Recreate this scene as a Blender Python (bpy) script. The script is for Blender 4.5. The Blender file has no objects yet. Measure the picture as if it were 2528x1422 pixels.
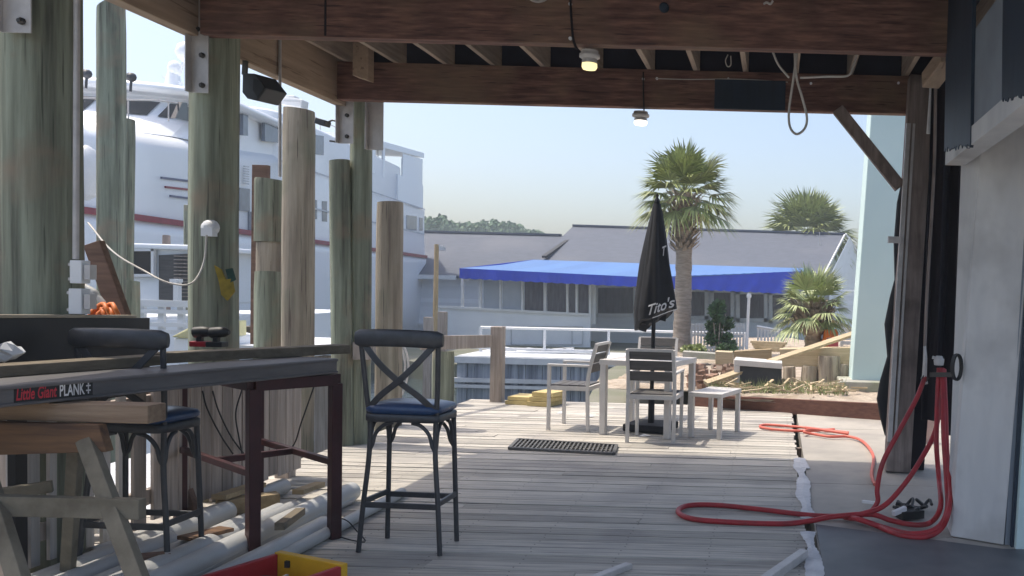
import bpy, math, random
from mathutils import Vector, Matrix, Quaternion
random.seed(7)
sc = bpy.context.scene
col = sc.collection
V = Vector
PI = math.pi

# ------------------------------------------------------------------ camera
F = 2100.0                       # focal length in photo pixels
CAM = V((0, 0, 1.42))
PIT, ROL = math.radians(2.0), 0.026
_f = V((0, math.cos(PIT), -math.sin(PIT)))
_u = V((0, math.sin(PIT), math.cos(PIT)))
_r = V((1, 0, 0))
CR = _r * math.cos(ROL) + _u * math.sin(ROL)
CU = -_r * math.sin(ROL) + _u * math.cos(ROL)
PX = 1920 - F * math.tan(PIT) * math.sin(ROL)
PY = 720 + F * math.tan(PIT) * math.cos(ROL)
cd = bpy.data.cameras.new('camera')
cam = bpy.data.objects.new('camera', cd)
col.objects.link(cam)
cd.sensor_fit = 'HORIZONTAL'
cd.sensor_width = 36
cd.lens = 36 * F / 2528
cd.shift_x = -(PX - 1264) / 2528
cd.shift_y = (PY - 711) / 2528
cd.clip_start = .05
cd.clip_end = 3000
cam.matrix_world = Matrix(((CR.x, CU.x, -_f.x, CAM.x), (CR.y, CU.y, -_f.y, CAM.y), (CR.z, CU.z, -_f.z, CAM.z), (0, 0, 0, 1)))
sc.camera = cam


def ray(px, py):
    return CR * ((px - PX) / F) + CU * ((PY - py) / F) + _f


def at(px, py, Y):               # the point at world depth Y seen at a pixel
    d = ray(px, py)
    return CAM + d * (Y / d.y)


def gz(px, py, z=0.0):           # the point at height z
    d = ray(px, py)
    return CAM + d * ((z - CAM.z) / d.z)


def onp(px, py, P, n):           # the point on a plane
    d = ray(px, py)
    return CAM + d * ((P - CAM).dot(n) / d.dot(n))


# ------------------------------------------------------------------ mesh builder
class MB:
    def __init__(s):
        s.v, s.f, s.sm, s.val, s.mi = [], [], [], [], []
        s.cur = 0.5
        s.m = 0

    def add(s, vs, fs, smooth=False):
        b = len(s.v)
        s.v += [V(p) for p in vs]
        for f in fs:
            s.f.append([b + i for i in f])
            s.sm.append(smooth)
            s.val.append(s.cur)
            s.mi.append(s.m)
        return s

    def hexa(s, c8):              # 4 bottom ring, 4 top ring
        return s.add(c8, [(3, 2, 1, 0), (4, 5, 6, 7), (0, 1, 5, 4), (1, 2, 6, 5), (2, 3, 7, 6), (3, 0, 4, 7)])

    def box(s, c, sz, R=None):
        c = V(c)
        h = V(sz) / 2
        p = [V((x * h.x, y * h.y, z * h.z)) for z in (-1, 1) for x, y in ((-1, -1), (1, -1), (1, 1), (-1, 1))]
        if R is not None:
            p = [R @ q for q in p]
        return s.hexa([c + q for q in p])

    def bar(s, a, b, w, h, up=(0, 0, 1)):   # rectangular bar from a to b, w sideways, h along up
        a, b = V(a), V(b)
        d = (b - a).normalized()
        up = V(up)
        if abs(d.dot(up)) > .98:
            up = V((0, 1, 0))
        sd = d.cross(up).normalized()
        u = sd.cross(d).normalized()
        r = [(-sd * w - u * h) / 2, (sd * w - u * h) / 2, (sd * w + u * h) / 2, (-sd * w + u * h) / 2]
        return s.hexa([a + q for q in r] + [b + q for q in r])

    def ring(s, rings, closed=True, caps=True, smooth=True):
        n = len(rings[0])
        vs = [p for r in rings for p in r]
        fs = []
        for i in range(len(rings) - 1):
            for j in range(n if closed else n - 1):
                k = (j + 1) % n
                fs.append((i * n + j, i * n + k, (i + 1) * n + k, (i + 1) * n + j))
        s.add(vs, fs, smooth)
        if caps:
            s.add(rings[0], [tuple(reversed(range(n)))])
            s.add(rings[-1], [tuple(range(n))])
        return s

    def tube(s, path, r, n=8, caps=True):
        P = [V(p) for p in path]
        if not isinstance(r, (list, tuple)):
            r = [r] * len(P)
        t0 = (P[1] - P[0]).normalized()
        a = t0.orthogonal().normalized()
        rings = []
        for i, p in enumerate(P):
            t = (P[min(i + 1, len(P) - 1)] - P[max(i - 1, 0)]).normalized()
            a = (a - t * a.dot(t))
            a = a.normalized() if a.length > 1e-6 else t.orthogonal().normalized()
            b = t.cross(a)
            rings.append([p + (a * math.cos(2 * PI * k / n) + b * math.sin(2 * PI * k / n)) * r[i] for k in range(n)])
        return s.ring(rings, True, caps)

    def lathe(s, c, prof, n=16, caps=True, R=None):   # prof: (radius, height)
        c = V(c)
        rings = []
        for r, z in prof:
            q = [V((r * math.cos(2 * PI * k / n), r * math.sin(2 * PI * k / n), z)) for k in range(n)]
            rings.append([c + (R @ p if R is not None else p) for p in q])
        return s.ring(rings, True, caps)

    def prism(s, pts, ext):       # polygon extruded along a vector
        ext = V(ext)
        n = len(pts)
        a = [V(p) for p in pts]
        return s.add(a + [p + ext for p in a], [tuple(reversed(range(n))), tuple(range(n, 2 * n))] + [(i, (i + 1) % n, n + (i + 1) % n, n + i) for i in range(n)])

    def quad(s, a, b, c, d, t=0.0):   # a panel of thickness t (behind its face)
        a, b, c, d = map(V, (a, b, c, d))
        n = (b - a).cross(d - a).normalized()
        if t == 0:
            return s.add([a, b, c, d], [(0, 1, 2, 3)])
        return s.prism([a, b, c, d], n * t)

    def build(s, name, mat, parent=None, bevel=0.0, origin=None):
        if origin is None:
            if parent is not None:
                origin = WL[parent.name]
            else:
                xs = [p.x for p in s.v]; ys = [p.y for p in s.v]; zs = [p.z for p in s.v]
                origin = V(((min(xs) + max(xs)) / 2, (min(ys) + max(ys)) / 2, min(zs)))
        origin = V(origin)
        me = bpy.data.meshes.new(name)
        me.from_pydata([p - origin for p in s.v], [], s.f)
        me.polygons.foreach_set('use_smooth', s.sm)
        at_ = me.attributes.new('pv', 'FLOAT', 'FACE')
        at_.data.foreach_set('value', s.val)
        mats = mat if isinstance(mat, (list, tuple)) else [mat]
        for m in mats:
            me.materials.append(m)
        if len(mats) > 1:
            me.polygons.foreach_set('material_index', s.mi)
        me.update()
        o = bpy.data.objects.new(name, me)
        col.objects.link(o)
        if parent is not None:
            o.parent = parent
            o.location = origin - WL[parent.name]
        else:
            o.location = origin
        WL[o.name] = origin
        if bevel > 0:
            m = o.modifiers.new('bevel', 'BEVEL')
            m.width = bevel
            m.segments = 2
            m.limit_method = 'ANGLE'
            m.angle_limit = math.radians(40)
        return o


WL = {}                           # world origin of every object by name


def tag(o, label=None, cat=None, group=None, kind=None):
    if label: o['label'] = label
    if cat: o['category'] = cat
    if group: o['group'] = group
    if kind: o['kind'] = kind
    return o


def thing(name, loc, label, cat, group=None, rz=0):
    o = bpy.data.objects.new(name, None)
    o.empty_display_size = .1
    col.objects.link(o)
    o.location = loc
    o.rotation_euler = (0, 0, rz)
    WL[o.name] = V((0, 0, 0)) if rz or loc is None else V(loc)
    return tag(o, label, cat, group)


def local_thing(name, loc, rz, label, cat, group=None):   # children are given in local coordinates
    o = thing(name, loc, label, cat, group, rz)
    WL[o.name] = V((0, 0, 0))
    return o


def dup(o, loc, rz, label=None, name=None):
    def cp(x, par):
        c = x.copy()
        col.objects.link(c)
        if par is not None:
            c.parent = par
        for ch in list(x.children):
            cp(ch, c)
        return c
    r = cp(o, None)
    r.location = loc
    r.rotation_euler = (0, 0, rz)
    if label: r['label'] = label
    return r


def spline(pts, n=8):             # Catmull-Rom
    P = [V(p) for p in pts]
    P = [P[0] * 2 - P[1]] + P + [P[-1] * 2 - P[-2]]
    out = []
    for i in range(1, len(P) - 2):
        for k in range(n):
            t = k / n
            a, b, c, d = P[i - 1:i + 3]
            out.append(.5 * ((2 * b) + (c - a) * t + (2 * a - 5 * b + 4 * c - d) * t * t + (3 * b - a - 3 * c + d) * t ** 3))
    out.append(P[-2])
    return out


# ------------------------------------------------------------------ materials
def _n(nt, typ, **kw):
    n = nt.nodes.new(typ)
    for k, v in kw.items():
        setattr(n, k, v)
    return n


def M(name, c1, c2=None, c3=None, rough=.6, metal=0., scale=6., stretch=(1, 1, 1), bump=.15, detail=5., pv=0., rnd=0., spots=None, spot_scale=3., spot_amt=.5, bdist=.01, spec=.5, crack=None, crack_sc=(26, 26, .9), coat=0.):
    """procedural surface: stretched noise between c1, c2, c3; pv: brightness by the face value; spots: a second stain colour"""
    m = bpy.data.materials.new(name)
    m.use_nodes = True
    nt = m.node_tree
    L = nt.links.new
    b = nt.nodes['Principled BSDF']
    b.inputs['Roughness'].default_value = rough
    b.inputs['Metallic'].default_value = metal
    b.inputs['Specular IOR Level'].default_value = spec
    b.inputs['Coat Weight'].default_value = coat
    c2 = c2 or tuple(x * .72 for x in c1)
    tc = _n(nt, 'ShaderNodeTexCoord')
    oi = _n(nt, 'ShaderNodeObjectInfo')
    vadd = _n(nt, 'ShaderNodeVectorMath', operation='MULTIPLY_ADD')
    vadd.inputs[1].default_value = stretch
    comb = _n(nt, 'ShaderNodeCombineXYZ')
    mul = _n(nt, 'ShaderNodeMath', operation='MULTIPLY')
    mul.inputs[1].default_value = 37.
    L(oi.outputs['Random'], mul.inputs[0])
    pa = _n(nt, 'ShaderNodeAttribute', attribute_name='pv')
    ma2 = _n(nt, 'ShaderNodeMath', operation='MULTIPLY_ADD')
    ma2.inputs[1].default_value = 53. if pv else 0.
    L(pa.outputs['Fac'], ma2.inputs[0])
    L(mul.outputs[0], ma2.inputs[2])
    for k in range(3):
        L(ma2.outputs[0], comb.inputs[k])
    L(tc.outputs['Object'], vadd.inputs[0])
    L(comb.outputs[0], vadd.inputs[2])
    no = _n(nt, 'ShaderNodeTexNoise')
    no.inputs['Scale'].default_value = scale
    no.inputs['Detail'].default_value = detail
    no.inputs['Roughness'].default_value = .62
    L(vadd.outputs[0], no.inputs['Vector'])
    rp = _n(nt, 'ShaderNodeValToRGB')
    e = rp.color_ramp.elements
    e[0].position, e[1].position = .33, .67
    e[0].color = (*c2, 1)
    e[1].color = (*c1, 1)
    if c3:
        x = e.new(.5)
        x.color = (*c3, 1)
    L(no.outputs['Fac'], rp.inputs[0])
    out = rp.outputs[0]
    if spots:
        n2 = _n(nt, 'ShaderNodeTexNoise')
        n2.inputs['Scale'].default_value = spot_scale
        n2.inputs['Detail'].default_value = 4
        L(vadd.outputs[0] if spot_scale < 0 else tc.outputs['Object'], n2.inputs['Vector'])
        r2 = _n(nt, 'ShaderNodeValToRGB')
        r2.color_ramp.elements[0].position = .5
        r2.color_ramp.elements[1].position = .68
        L(n2.outputs['Fac'], r2.inputs[0])
        f2 = _n(nt, 'ShaderNodeMath', operation='MULTIPLY')
        f2.inputs[1].default_value = spot_amt
        L(r2.outputs[0], f2.inputs[0])
        mx = _n(nt, 'ShaderNodeMix', data_type='RGBA')
        L(f2.outputs[0], mx.inputs[0])
        L(out, mx.inputs[6])
        mx.inputs[7].default_value = (*spots, 1)
        out = mx.outputs[2]
    if crack:
        n3 = _n(nt, 'ShaderNodeTexNoise')
        n3.inputs['Scale'].default_value = 1.6
        n3.inputs['Detail'].default_value = 3
        v3 = _n(nt, 'ShaderNodeVectorMath', operation='MULTIPLY_ADD')
        v3.inputs[1].default_value = crack_sc
        L(tc.outputs['Object'], v3.inputs[0])
        L(comb.outputs[0], v3.inputs[2])
        L(v3.outputs[0], n3.inputs['Vector'])
        r3 = _n(nt, 'ShaderNodeValToRGB')
        r3.color_ramp.elements[0].position = .62
        r3.color_ramp.elements[1].position = .68
        L(n3.outputs['Fac'], r3.inputs[0])
        f3 = _n(nt, 'ShaderNodeMath', operation='MULTIPLY')
        f3.inputs[1].default_value = .75
        L(r3.outputs[0], f3.inputs[0])
        mx3 = _n(nt, 'ShaderNodeMix', data_type='RGBA')
        L(f3.outputs[0], mx3.inputs[0])
        L(out, mx3.inputs[6])
        mx3.inputs[7].default_value = (*crack, 1)
        out = mx3.outputs[2]
    if pv or rnd:
        hv = _n(nt, 'ShaderNodeHueSaturation')
        s = _n(nt, 'ShaderNodeMath', operation='MULTIPLY_ADD')
        s.inputs[1].default_value = pv
        s.inputs[2].default_value = 1 - pv / 2
        L(pa.outputs['Fac'], s.inputs[0])
        s2 = _n(nt, 'ShaderNodeMath', operation='MULTIPLY_ADD')
        s2.inputs[1].default_value = rnd
        L(oi.outputs['Random'], s2.inputs[0])
        L(s.outputs[0], s2.inputs[2])
        s3 = _n(nt, 'ShaderNodeMath', operation='SUBTRACT')
        s3.inputs[1].default_value = rnd / 2
        L(s2.outputs[0], s3.inputs[0])
        L(s3.outputs[0], hv.inputs['Value'])
        L(out, hv.inputs['Color'])
        out = hv.outputs[0]
    L(out, b.inputs['Base Color'])
    if bump:
        bp = _n(nt, 'ShaderNodeBump')
        bp.inputs['Strength'].default_value = bump
        bp.inputs['Distance'].default_value = bdist
        L(no.outputs['Fac'], bp.inputs['Height'])
        L(bp.outputs[0], b.inputs['Normal'])
    return m


def emit(name, c, s):
    m = M(name, c, bump=0)
    b = m.node_tree.nodes['Principled BSDF']
    b.inputs['Emission Color'].default_value = (*c, 1)
    b.inputs['Emission Strength'].default_value = s
    return m


ALX, ALY, ALZ = (1.2, 16, 16), (16, 1.2, 16), (14, 14, .7)
mats = dict(
    deck=M('deck_wood', (.565, .52, .45), (.31, .295, .27), (.46, .43, .38), rough=.75, scale=2.0, stretch=(.9, 24, 24), crack=(.13, .12, .115), crack_sc=(.8, 40, 40), pv=.42, bump=.4, detail=7., spots=(.3, .28, .265), spot_scale=1.7, spot_amt=.65),
    slab=M('slab', (.44, .405, .355), (.34, .315, .28), rough=.7, scale=3, bump=.1, spots=(.2, .19, .19), spot_scale=1.2, spot_amt=.5),
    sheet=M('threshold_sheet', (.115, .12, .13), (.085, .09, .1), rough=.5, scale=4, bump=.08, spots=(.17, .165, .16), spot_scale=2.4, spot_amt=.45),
    beam=M('stained_beam', (.28, .148, .108), (.085, .04, .034), (.16, .08, .062), rough=.8, scale=2.2, detail=10., stretch=(1.8, 16, 16), bump=.35, spots=(.22, .15, .095), spot_scale=1.6, spot_amt=.7, crack=(.04, .02, .018), crack_sc=(2.2, 34, 34)),
    ply=M('side_beam', (.44, .32, .225), (.32, .235, .165), rough=.75, scale=1.5, stretch=(14, 1.1, 14), bump=.15, spots=(.24, .165, .11), spot_scale=1.1, spot_amt=.5, crack=(.16, .1, .065), crack_sc=(20, 1.2, 20)),
    joist=M('joist', (.42, .34, .27), (.26, .2, .16), rough=.8, scale=2, stretch=ALY, bump=.2, rnd=.5),
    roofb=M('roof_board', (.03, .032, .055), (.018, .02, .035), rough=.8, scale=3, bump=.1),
    pile=M('treated_pile', (.37, .405, .31), (.085, .088, .066), (.225, .243, .18), rough=.85, scale=1.4, stretch=(9, 9, .42), bump=.9, detail=10., rnd=.2, spots=(.3, .23, .16), spot_scale=3.2, spot_amt=.7, crack=(.05, .055, .04), crack_sc=(44, 44, 1.0)),
    pileb=M('weathered_pile', (.46, .4, .315), (.18, .14, .11), (.33, .28, .215), rough=.9, scale=1.3, stretch=(9, 9, .5), bump=.7, detail=8., rnd=.1, spots=(.2, .22, .15), spot_scale=1.9, spot_amt=.6, crack=(.06, .045, .035), crack_sc=(44, 44, 1.0)),
    grey_wood=M('grey_wood', (.46, .39, .34), (.25, .21, .18), rough=.85, scale=2, stretch=ALZ, bump=.4, pv=.5),
    board_x=M('lumber', (.46, .36, .22), (.33, .245, .14), rough=.75, scale=2, stretch=ALX, bump=.2, rnd=.3),
    board_y=M('old_timber', (.2, .165, .12), (.12, .1, .07), rough=.85, scale=2, stretch=ALY, bump=.3, rnd=.3),
    board_r=M('brown_board', (.22, .13, .09), (.12, .07, .05), rough=.85, scale=2, stretch=ALX, bump=.25),
    yellow=M('yellow_lumber', (.66, .53, .25), (.5, .38, .15), rough=.75, scale=2, stretch=ALX, bump=.2, pv=.4),
    horse=M('sawhorse_wood', (.21, .19, .145), (.125, .11, .08), rough=.8, scale=2, stretch=(4, 4, 4), bump=.3),
    brownwood=M('dark_plywood', (.2, .11, .055), (.08, .045, .03), rough=.8, scale=2, stretch=ALX, bump=.2),
    steel=M('galvanised', (.62, .59, .57), (.48, .455, .44), rough=.5, metal=.25, scale=9, bump=.05),
    bolt=M('bolt', (.09, .085, .08), rough=.5, metal=.6, bump=0),
    stool=M('stool_metal', (.07, .073, .08), (.05, .053, .058), rough=.42, metal=.35, scale=20, bump=.03),
    vinyl=M('blue_vinyl', (.02, .06, .15), (.015, .045, .12), rough=.33, scale=30, bump=.05, coat=.2),
    maroon=M('maroon_metal', (.075, .022, .025), (.05, .018, .02), rough=.45, metal=.3, scale=6, bump=.05, spots=(.04, .022, .024), spot_scale=2.5, spot_amt=.8),
    alu=M('dull_aluminium', (.17, .163, .165), (.12, .116, .12), rough=.5, metal=.4, scale=3, stretch=(3, .5, 9), bump=.05),
    black=M('black_board', (.018, .018, .02), (.012, .012, .014), rough=.55, scale=5, bump=.05),
    edge=M('board_edge', (.5, .43, .33), (.38, .32, .24), rough=.8, scale=8, bump=.1),
    pvc=M('white_pipe', (.5, .505, .5), (.4, .4, .395), rough=.45, scale=3, stretch=(3, .5, 3), bump=.05, rnd=.25, spots=(.4, .38, .33), spot_scale=2.5, spot_amt=.5),
    white=M('white_paint', (.78, .79, .8), (.68, .69, .7), rough=.45, scale=3, bump=.04),
    hull=M('yacht_white', (.87, .9, .94), (.85, .88, .925), rough=.3, scale=.6, bump=0),
    siding=M('siding', (.82, .85, .89), (.76, .79, .83), rough=.6, scale=1.2, bump=.05, pv=.14),
    roof=M('shingle', (.115, .13, .165), (.09, .102, .13), rough=.85, scale=5, stretch=(.5, 1, 3), bump=.15, spots=(.155, .162, .185), spot_scale=.25, spot_amt=.6),
    glass=M('dark_glass', (.03, .036, .045), (.02, .024, .03), rough=.08, scale=.8, bump=0, spec=.8),
    curtain=M('window_dark', (.11, .1, .12), (.035, .035, .045), rough=.25, scale=3.2, stretch=(3, 3, .5), bump=0),
    red=M('red_stripe', (.28, .03, .045), rough=.4, bump=0),
    bluestripe=M('blue_stripe', (.12, .13, .22), rough=.4, bump=0),
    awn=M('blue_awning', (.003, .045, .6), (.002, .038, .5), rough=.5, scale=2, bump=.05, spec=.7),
    awnlit=M('blue_awning_sunlit', (.085, .2, .47), (.07, .175, .42), rough=.5, scale=.7, bump=.05, spec=.6, pv=.16),  # same cloth as the valance, with the sunlight on top put into the colour
    umb=M('black_canvas', (.014, .015, .019), (.009, .01, .013), rough=.75, scale=12, bump=.15),
    print=M('white_print', (.75, .75, .76), rough=.6, bump=0),
    redprint=M('red_print', (.62, .035, .06), rough=.6, bump=0),
    patio=M('patio_metal', (.66, .63, .6), (.58, .555, .53), rough=.45, scale=5, bump=.03),
    slat=M('grey_slat', (.11, .105, .1), (.075, .07, .068), rough=.6, scale=3, stretch=ALX, bump=.15),
    hose=M('red_hose', (.45, .028, .035), (.32, .018, .026), rough=.5, scale=9, bump=.1, spots=(.2, .03, .03), spot_scale=9, spot_amt=.6),
    hose2=M('salmon_hose', (.68, .16, .11), (.6, .12, .085), rough=.5, scale=9, bump=.05),
    sand=M('sand', (.52, .44, .35), (.38, .31, .24), rough=.95, scale=6, bump=1., bdist=.08, detail=10., spots=(.27, .2, .13), spot_scale=2.4, spot_amt=.75),
    soil=M('bank_ground', (.22, .21, .17), (.15, .16, .1), rough=.95, scale=.6, bump=.2),
    conc=M('concrete', (.42, .41, .36), (.33, .32, .28), rough=.9, scale=6, bump=.2, spots=(.2, .24, .13), spot_scale=2, spot_amt=.6),
    teal=M('teal_stucco', (.56, .7, .685), (.52, .66, .645), rough=.8, scale=1.2, bump=.06, spots=(.64, .75, .73), spot_scale=.7, spot_amt=.6),
    postw=M('white_post', (.66, .655, .64), (.55, .55, .55), rough=.6, scale=2, stretch=(3, 3, .6), bump=.12, spots=(.33, .32, .31), spot_scale=2.1, spot_amt=.6),
    fascia=M('grey_fascia', (.26, .3, .34), (.2, .23, .265), rough=.65, scale=2.5, bump=.08, spots=(.2, .2, .2), spot_scale=1.4, spot_amt=.4),
    navy=M('navy_paint', (.018, .035, .06), (.012, .024, .042), rough=.55, scale=4, stretch=(4, 4, .6), bump=.1),
    darkpost=M('dark_timber', (.36, .29, .255), (.2, .155, .135), rough=.85, scale=1.6, stretch=ALZ, bump=.35, spots=(.05, .035, .03), spot_scale=2.6, spot_amt=.6),
    void=M('dark_cloth', (.016, .01, .014), (.01, .008, .012), rough=.9, scale=2, bump=.1),
    tape=M('torn_membrane', (.72, .72, .73), (.52, .52, .54), rough=.7, scale=7, bump=.6, bdist=.02),
    rubber=M('black_rubber', (.016, .017, .018), rough=.5, bump=0),
    cordw=M('white_cord', (.6, .57, .52), rough=.6, bump=0),
    orange=M('orange_plastic', (.75, .2, .03), (.6, .14, .02), rough=.5, bump=.05),
    pink=M('pink_plastic', (.7, .13, .16), rough=.5, bump=.05),
    toolred=M('red_plastic', (.42, .02, .03), (.33, .015, .025), rough=.38, scale=8, bump=.05),
    toolyel=M('yellow_plastic', (.72, .42, .02), (.6, .33, .015), rough=.4, scale=8, bump=.05),
    leaf=M('palm_leaf', (.36, .4, .15), (.19, .23, .075), rough=.5, scale=3, bump=0, pv=.9, spec=.6),
    leafdry=M('pale_palm_leaf', (.4, .44, .22), (.22, .28, .12), rough=.5, scale=3, bump=0, pv=.9),
    bush=M('bush_leaf', (.085, .15, .05), (.04, .085, .03), rough=.6, scale=3, bump=0, pv=.9),
    tree=M('far_leaf', (.1, .17, .085), (.06, .115, .055), rough=.8, scale=.4, bump=0, pv=.7),
    trunk=M('palm_bark', (.42, .355, .3), (.24, .2, .165), rough=.95, scale=5, stretch=(1, 1, 5), bump=.6, bdist=.03, pv=.5),
    grate=M('grate_metal', (.15, .145, .14), (.1, .1, .095), rough=.6, metal=.3, bump=.05),
    darkgrey=M('dark_panel', (.05, .055, .065), (.035, .038, .045), rough=.5, scale=5, bump=.05),
    seawall=M('seawall_board', (.42, .46, .52), (.13, .15, .19), rough=.8, scale=1.2, stretch=(9, 9, .3), bump=.2),
    dockw=M('dock_edge', (.62, .64, .66), (.5, .52, .55), rough=.7, scale=3, bump=.1),
    blond=M('blond_lumber', (.58, .47, .31), (.42, .33, .2), rough=.8, scale=2, stretch=ALX, bump=.2, pv=.4),
    beamtan=M('sawhorse_beam', (.3, .22, .15), (.19, .125, .08), rough=.8, scale=2, stretch=ALX, bump=.2),
    picket=M('sunlit_picket', (.66, .62, .59), (.45, .42, .39), rough=.85, scale=2, stretch=ALZ, bump=.4, pv=.35),  # fence wood made paler, sunlight on the near pickets put into the colour
    pole=M('tan_pole', (.52, .37, .2), (.42, .3, .16), rough=.8, scale=4, bump=.1),
    lampglass=emit('lit_globe', (1., .86, .42), .75),
    lampglass2=emit('lit_globe_white', (1., .95, .85), 1.6),
)
m = mats['water'] = M('harbour_water', (.07, .095, .1), (.05, .07, .075), rough=.08, scale=2.5, stretch=(1, .5, 1), bump=.5, bdist=.06, spec=.6)
# ------------------------------------------------------------------ sky and sun
SUN = V((-.42, .09, 1)).normalized()
w = bpy.data.worlds.new('World')
sc.world = w
w.use_nodes = True
nt = w.node_tree
sky = nt.nodes.new('ShaderNodeTexSky')
sky.sky_type = 'NISHITA'
sky.sun_disc = False
sky.sun_elevation = math.asin(SUN.z)
sky.sun_rotation = math.atan2(SUN.x, SUN.y)
sky.air_density = .95
sky.dust_density = 3.9
sky.ozone_density = .3
nt.links.new(sky.outputs[0], nt.nodes['Background'].inputs[0])
nt.nodes['Background'].inputs[1].default_value = .15
sl = bpy.data.lights.new('sun', 'SUN')
sl.energy = 2.25
sl.angle = math.radians(.5)
sl.color = (1, .92, .79)
so = bpy.data.objects.new('sun', sl)
col.objects.link(so)
so.rotation_euler = (-SUN).to_track_quat('-Z', 'Y').to_euler()
vs = sc.view_settings
vs.view_transform = 'Standard'
vs.look = 'None'
vs.exposure = .76
vs.gamma = 1
sc.cycles.max_bounces = 8
sc.cycles.diffuse_bounces = 5
sc.cycles.sample_clamp_indirect = 6


def S(o):
    o['kind'] = 'structure'
    return o


# ------------------------------------------------------------------ deck, slab, water, ground
m = MB()
y = -12.0
DX0, DX1 = -3.74, .2
k = 0
while y < 10.42:
    wd = .126
    jo = [DX0] + sorted(random.uniform(DX0 + .6, DX1 - .5) for _ in range(random.choice((0, 1, 1)))) + [DX1 + random.uniform(-.012, .02)]
    for a, b in zip(jo, jo[1:]):
        m.cur = random.random()
        z = random.uniform(-.0025, .0025)
        m.hexa([(a + .002, y, z - .035), (b - .002, y, z - .035), (b - .002, y + wd - .009, z - .035), (a + .002, y + wd - .009, z - .035),
                (a + .002, y + .001, z), (b - .002, y + .001, z), (b - .002, y + wd - .010, z), (a + .002, y + wd - .010, z)])
    y += wd + .0015
rnd = random.Random(12)
m.m = 1
yy = 3.5
while yy < 10.4:
    yy = -12.0 + round((yy + 12) / .1275) * .1275
    for k in range(9):
        xx = DX0 + .08 + k * .475
        for dy in (.032, .09):
            px_, py_ = xx + rnd.uniform(-.012, .012), yy + dy + rnd.uniform(-.006, .006)
            m.add([(px_ + .0055 * math.cos(a * PI / 3), py_ + .0055 * math.sin(a * PI / 3), .0036) for a in range(6)], [(0, 1, 2, 3, 4, 5)])
    yy += .1275
S(m.build('deck', [mats['deck'], mats['bolt']], origin=(0, 0, 0)))
m = MB()
for yy in (-2.5, 0, 2, 4, 6, 8, 10.2):
    m.bar((DX0 + .02, yy, -.16), (DX1 + .1, yy, -.16), .05, .22)
m.bar((DX0 + .03, -3, -.17), (DX0 + .03, 10.4, -.17), .05, .25)
S(m.build('deck_framing', mats['darkpost'], origin=(0, 0, 0)))
m = MB()
for ya, yb in ((-12, 4.96), (4.972, 6.32), (6.33, 8.9), (8.91, 10.35)):
    m.hexa([(.262, ya, -.15), (4.5, ya, -.15), (4.5, yb, -.15), (.262, yb, -.15), (.262, ya, -.006), (4.5, ya, -.006), (4.5, yb, -.006), (.262, yb, -.006)])
S(m.build('concrete_slab', mats['slab'], origin=(0, 0, 0)))
A, B = gz(2014, 1296), gz(2528, 1358)
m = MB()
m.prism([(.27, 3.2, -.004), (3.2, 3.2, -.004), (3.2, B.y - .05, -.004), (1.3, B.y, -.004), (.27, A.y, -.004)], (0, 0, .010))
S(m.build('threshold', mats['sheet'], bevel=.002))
# torn strip along the seam
m = MB()
rnd = random.Random(3)


def strip(y0, y1, wbase, n, name):
    mm = MB()
    L_, R_, C_ = [], [], []
    for i in range(n + 1):
        yy = y0 + (y1 - y0) * i / n
        x0 = .215 + .015 * math.sin(i * .11) - wbase * (.4 + .07 * math.sin(i * .23) + rnd.uniform(-.05, .05))
        x1 = .23 + .012 * math.sin(i * .13 + 1) + wbase * (.38 + .07 * math.sin(i * .19 + 2) + rnd.uniform(-.05, .06))
        L_.append(V((x0, yy + rnd.uniform(-.01, .01), .006 + rnd.uniform(0, .002))))
        C_.append(V(((x0 + x1) / 2 + rnd.uniform(-.01, .01), yy, (.012 + rnd.uniform(0, .003)))))
        R_.append(V((x1, yy + rnd.uniform(-.01, .01), .006 + rnd.uniform(0, .002))))
    rings = [[a, b, c, V((b.x, b.y, -.01))] for a, b, c in zip(L_, C_, R_)]
    mm.ring(rings, True, True, smooth=False)
    return mm


o = strip(3.3, 4.98, .085, 90, 'x').build('seam_membrane', mats['tape'])
tag(o, 'torn whitish membrane over the deck seam, the nearer piece', 'membrane')
o = strip(5.28, 7.15, .095, 110, 'x').build('seam_membrane', mats['tape'])
tag(o, 'torn whitish membrane over the deck seam, longer piece reaching into the sun', 'membrane')
m = strip(6.8, 7.2, .13, 26, 'x')
o = m.build('seam_flap', mats['tape'])
tag(o, 'crumpled bright white scrap at the sunlit end of the seam', 'scrap')

m = MB()
m.add([(-600, -60, -1.7), (600, -60, -1.7), (600, 900, -1.7), (-600, 900, -1.7)], [(0, 1, 2, 3)])
S(m.build('water', mats['water'], origin=(0, 0, -1.7)))
m = MB()
m.prism([(-11, 27, -1.9), (90, 27, -1.9), (900, 900, -1.9), (-500, 900, -1.9), (-60, 60, -1.9)], (0, 0, .75))
S(m.build('far_bank', mats['soil'], origin=(0, 0, -1.9)))
# sandy ground at the right, a grid with lumps
m = MB()
nx, ny = 60, 70
vs_, fs_ = [], []
for j in range(ny + 1):
    for i in range(nx + 1):
        X = -2.6 + 17 * i / nx
        Y = 10.0 + 17.2 * (j / ny) ** 1.5
        edge = -.98 if Y < 11.2 else -2.6 - max(0, Y - 19) * .25
        X = max(X, edge + .1 * math.sin(Y * 3)) if i == 0 else X
        if Y < 11.2:
            X = -.98 + (X + 2.6) * (15.4 / 17)
        base = .125 - .2 * min(1, max(0, (Y - 10) / 5))
        hh = base + .05 * math.sin(X * 2.1 + Y) * math.sin(Y * 1.7) * min(1, (Y - 10) / .8) + rnd.uniform(-.02, .02)
        hh += .1 * math.exp(-((X - 1.0) ** 2 / 1.2 + (Y - 12.6) ** 2 / 1.2))
        vs_.append((X, Y, hh))
for j in range(ny):
    for i in range(nx):
        a = j * (nx + 1) + i
        fs_.append((a, a + 1, a + nx + 2, a + nx + 1))
m.add(vs_, fs_, True)
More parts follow.
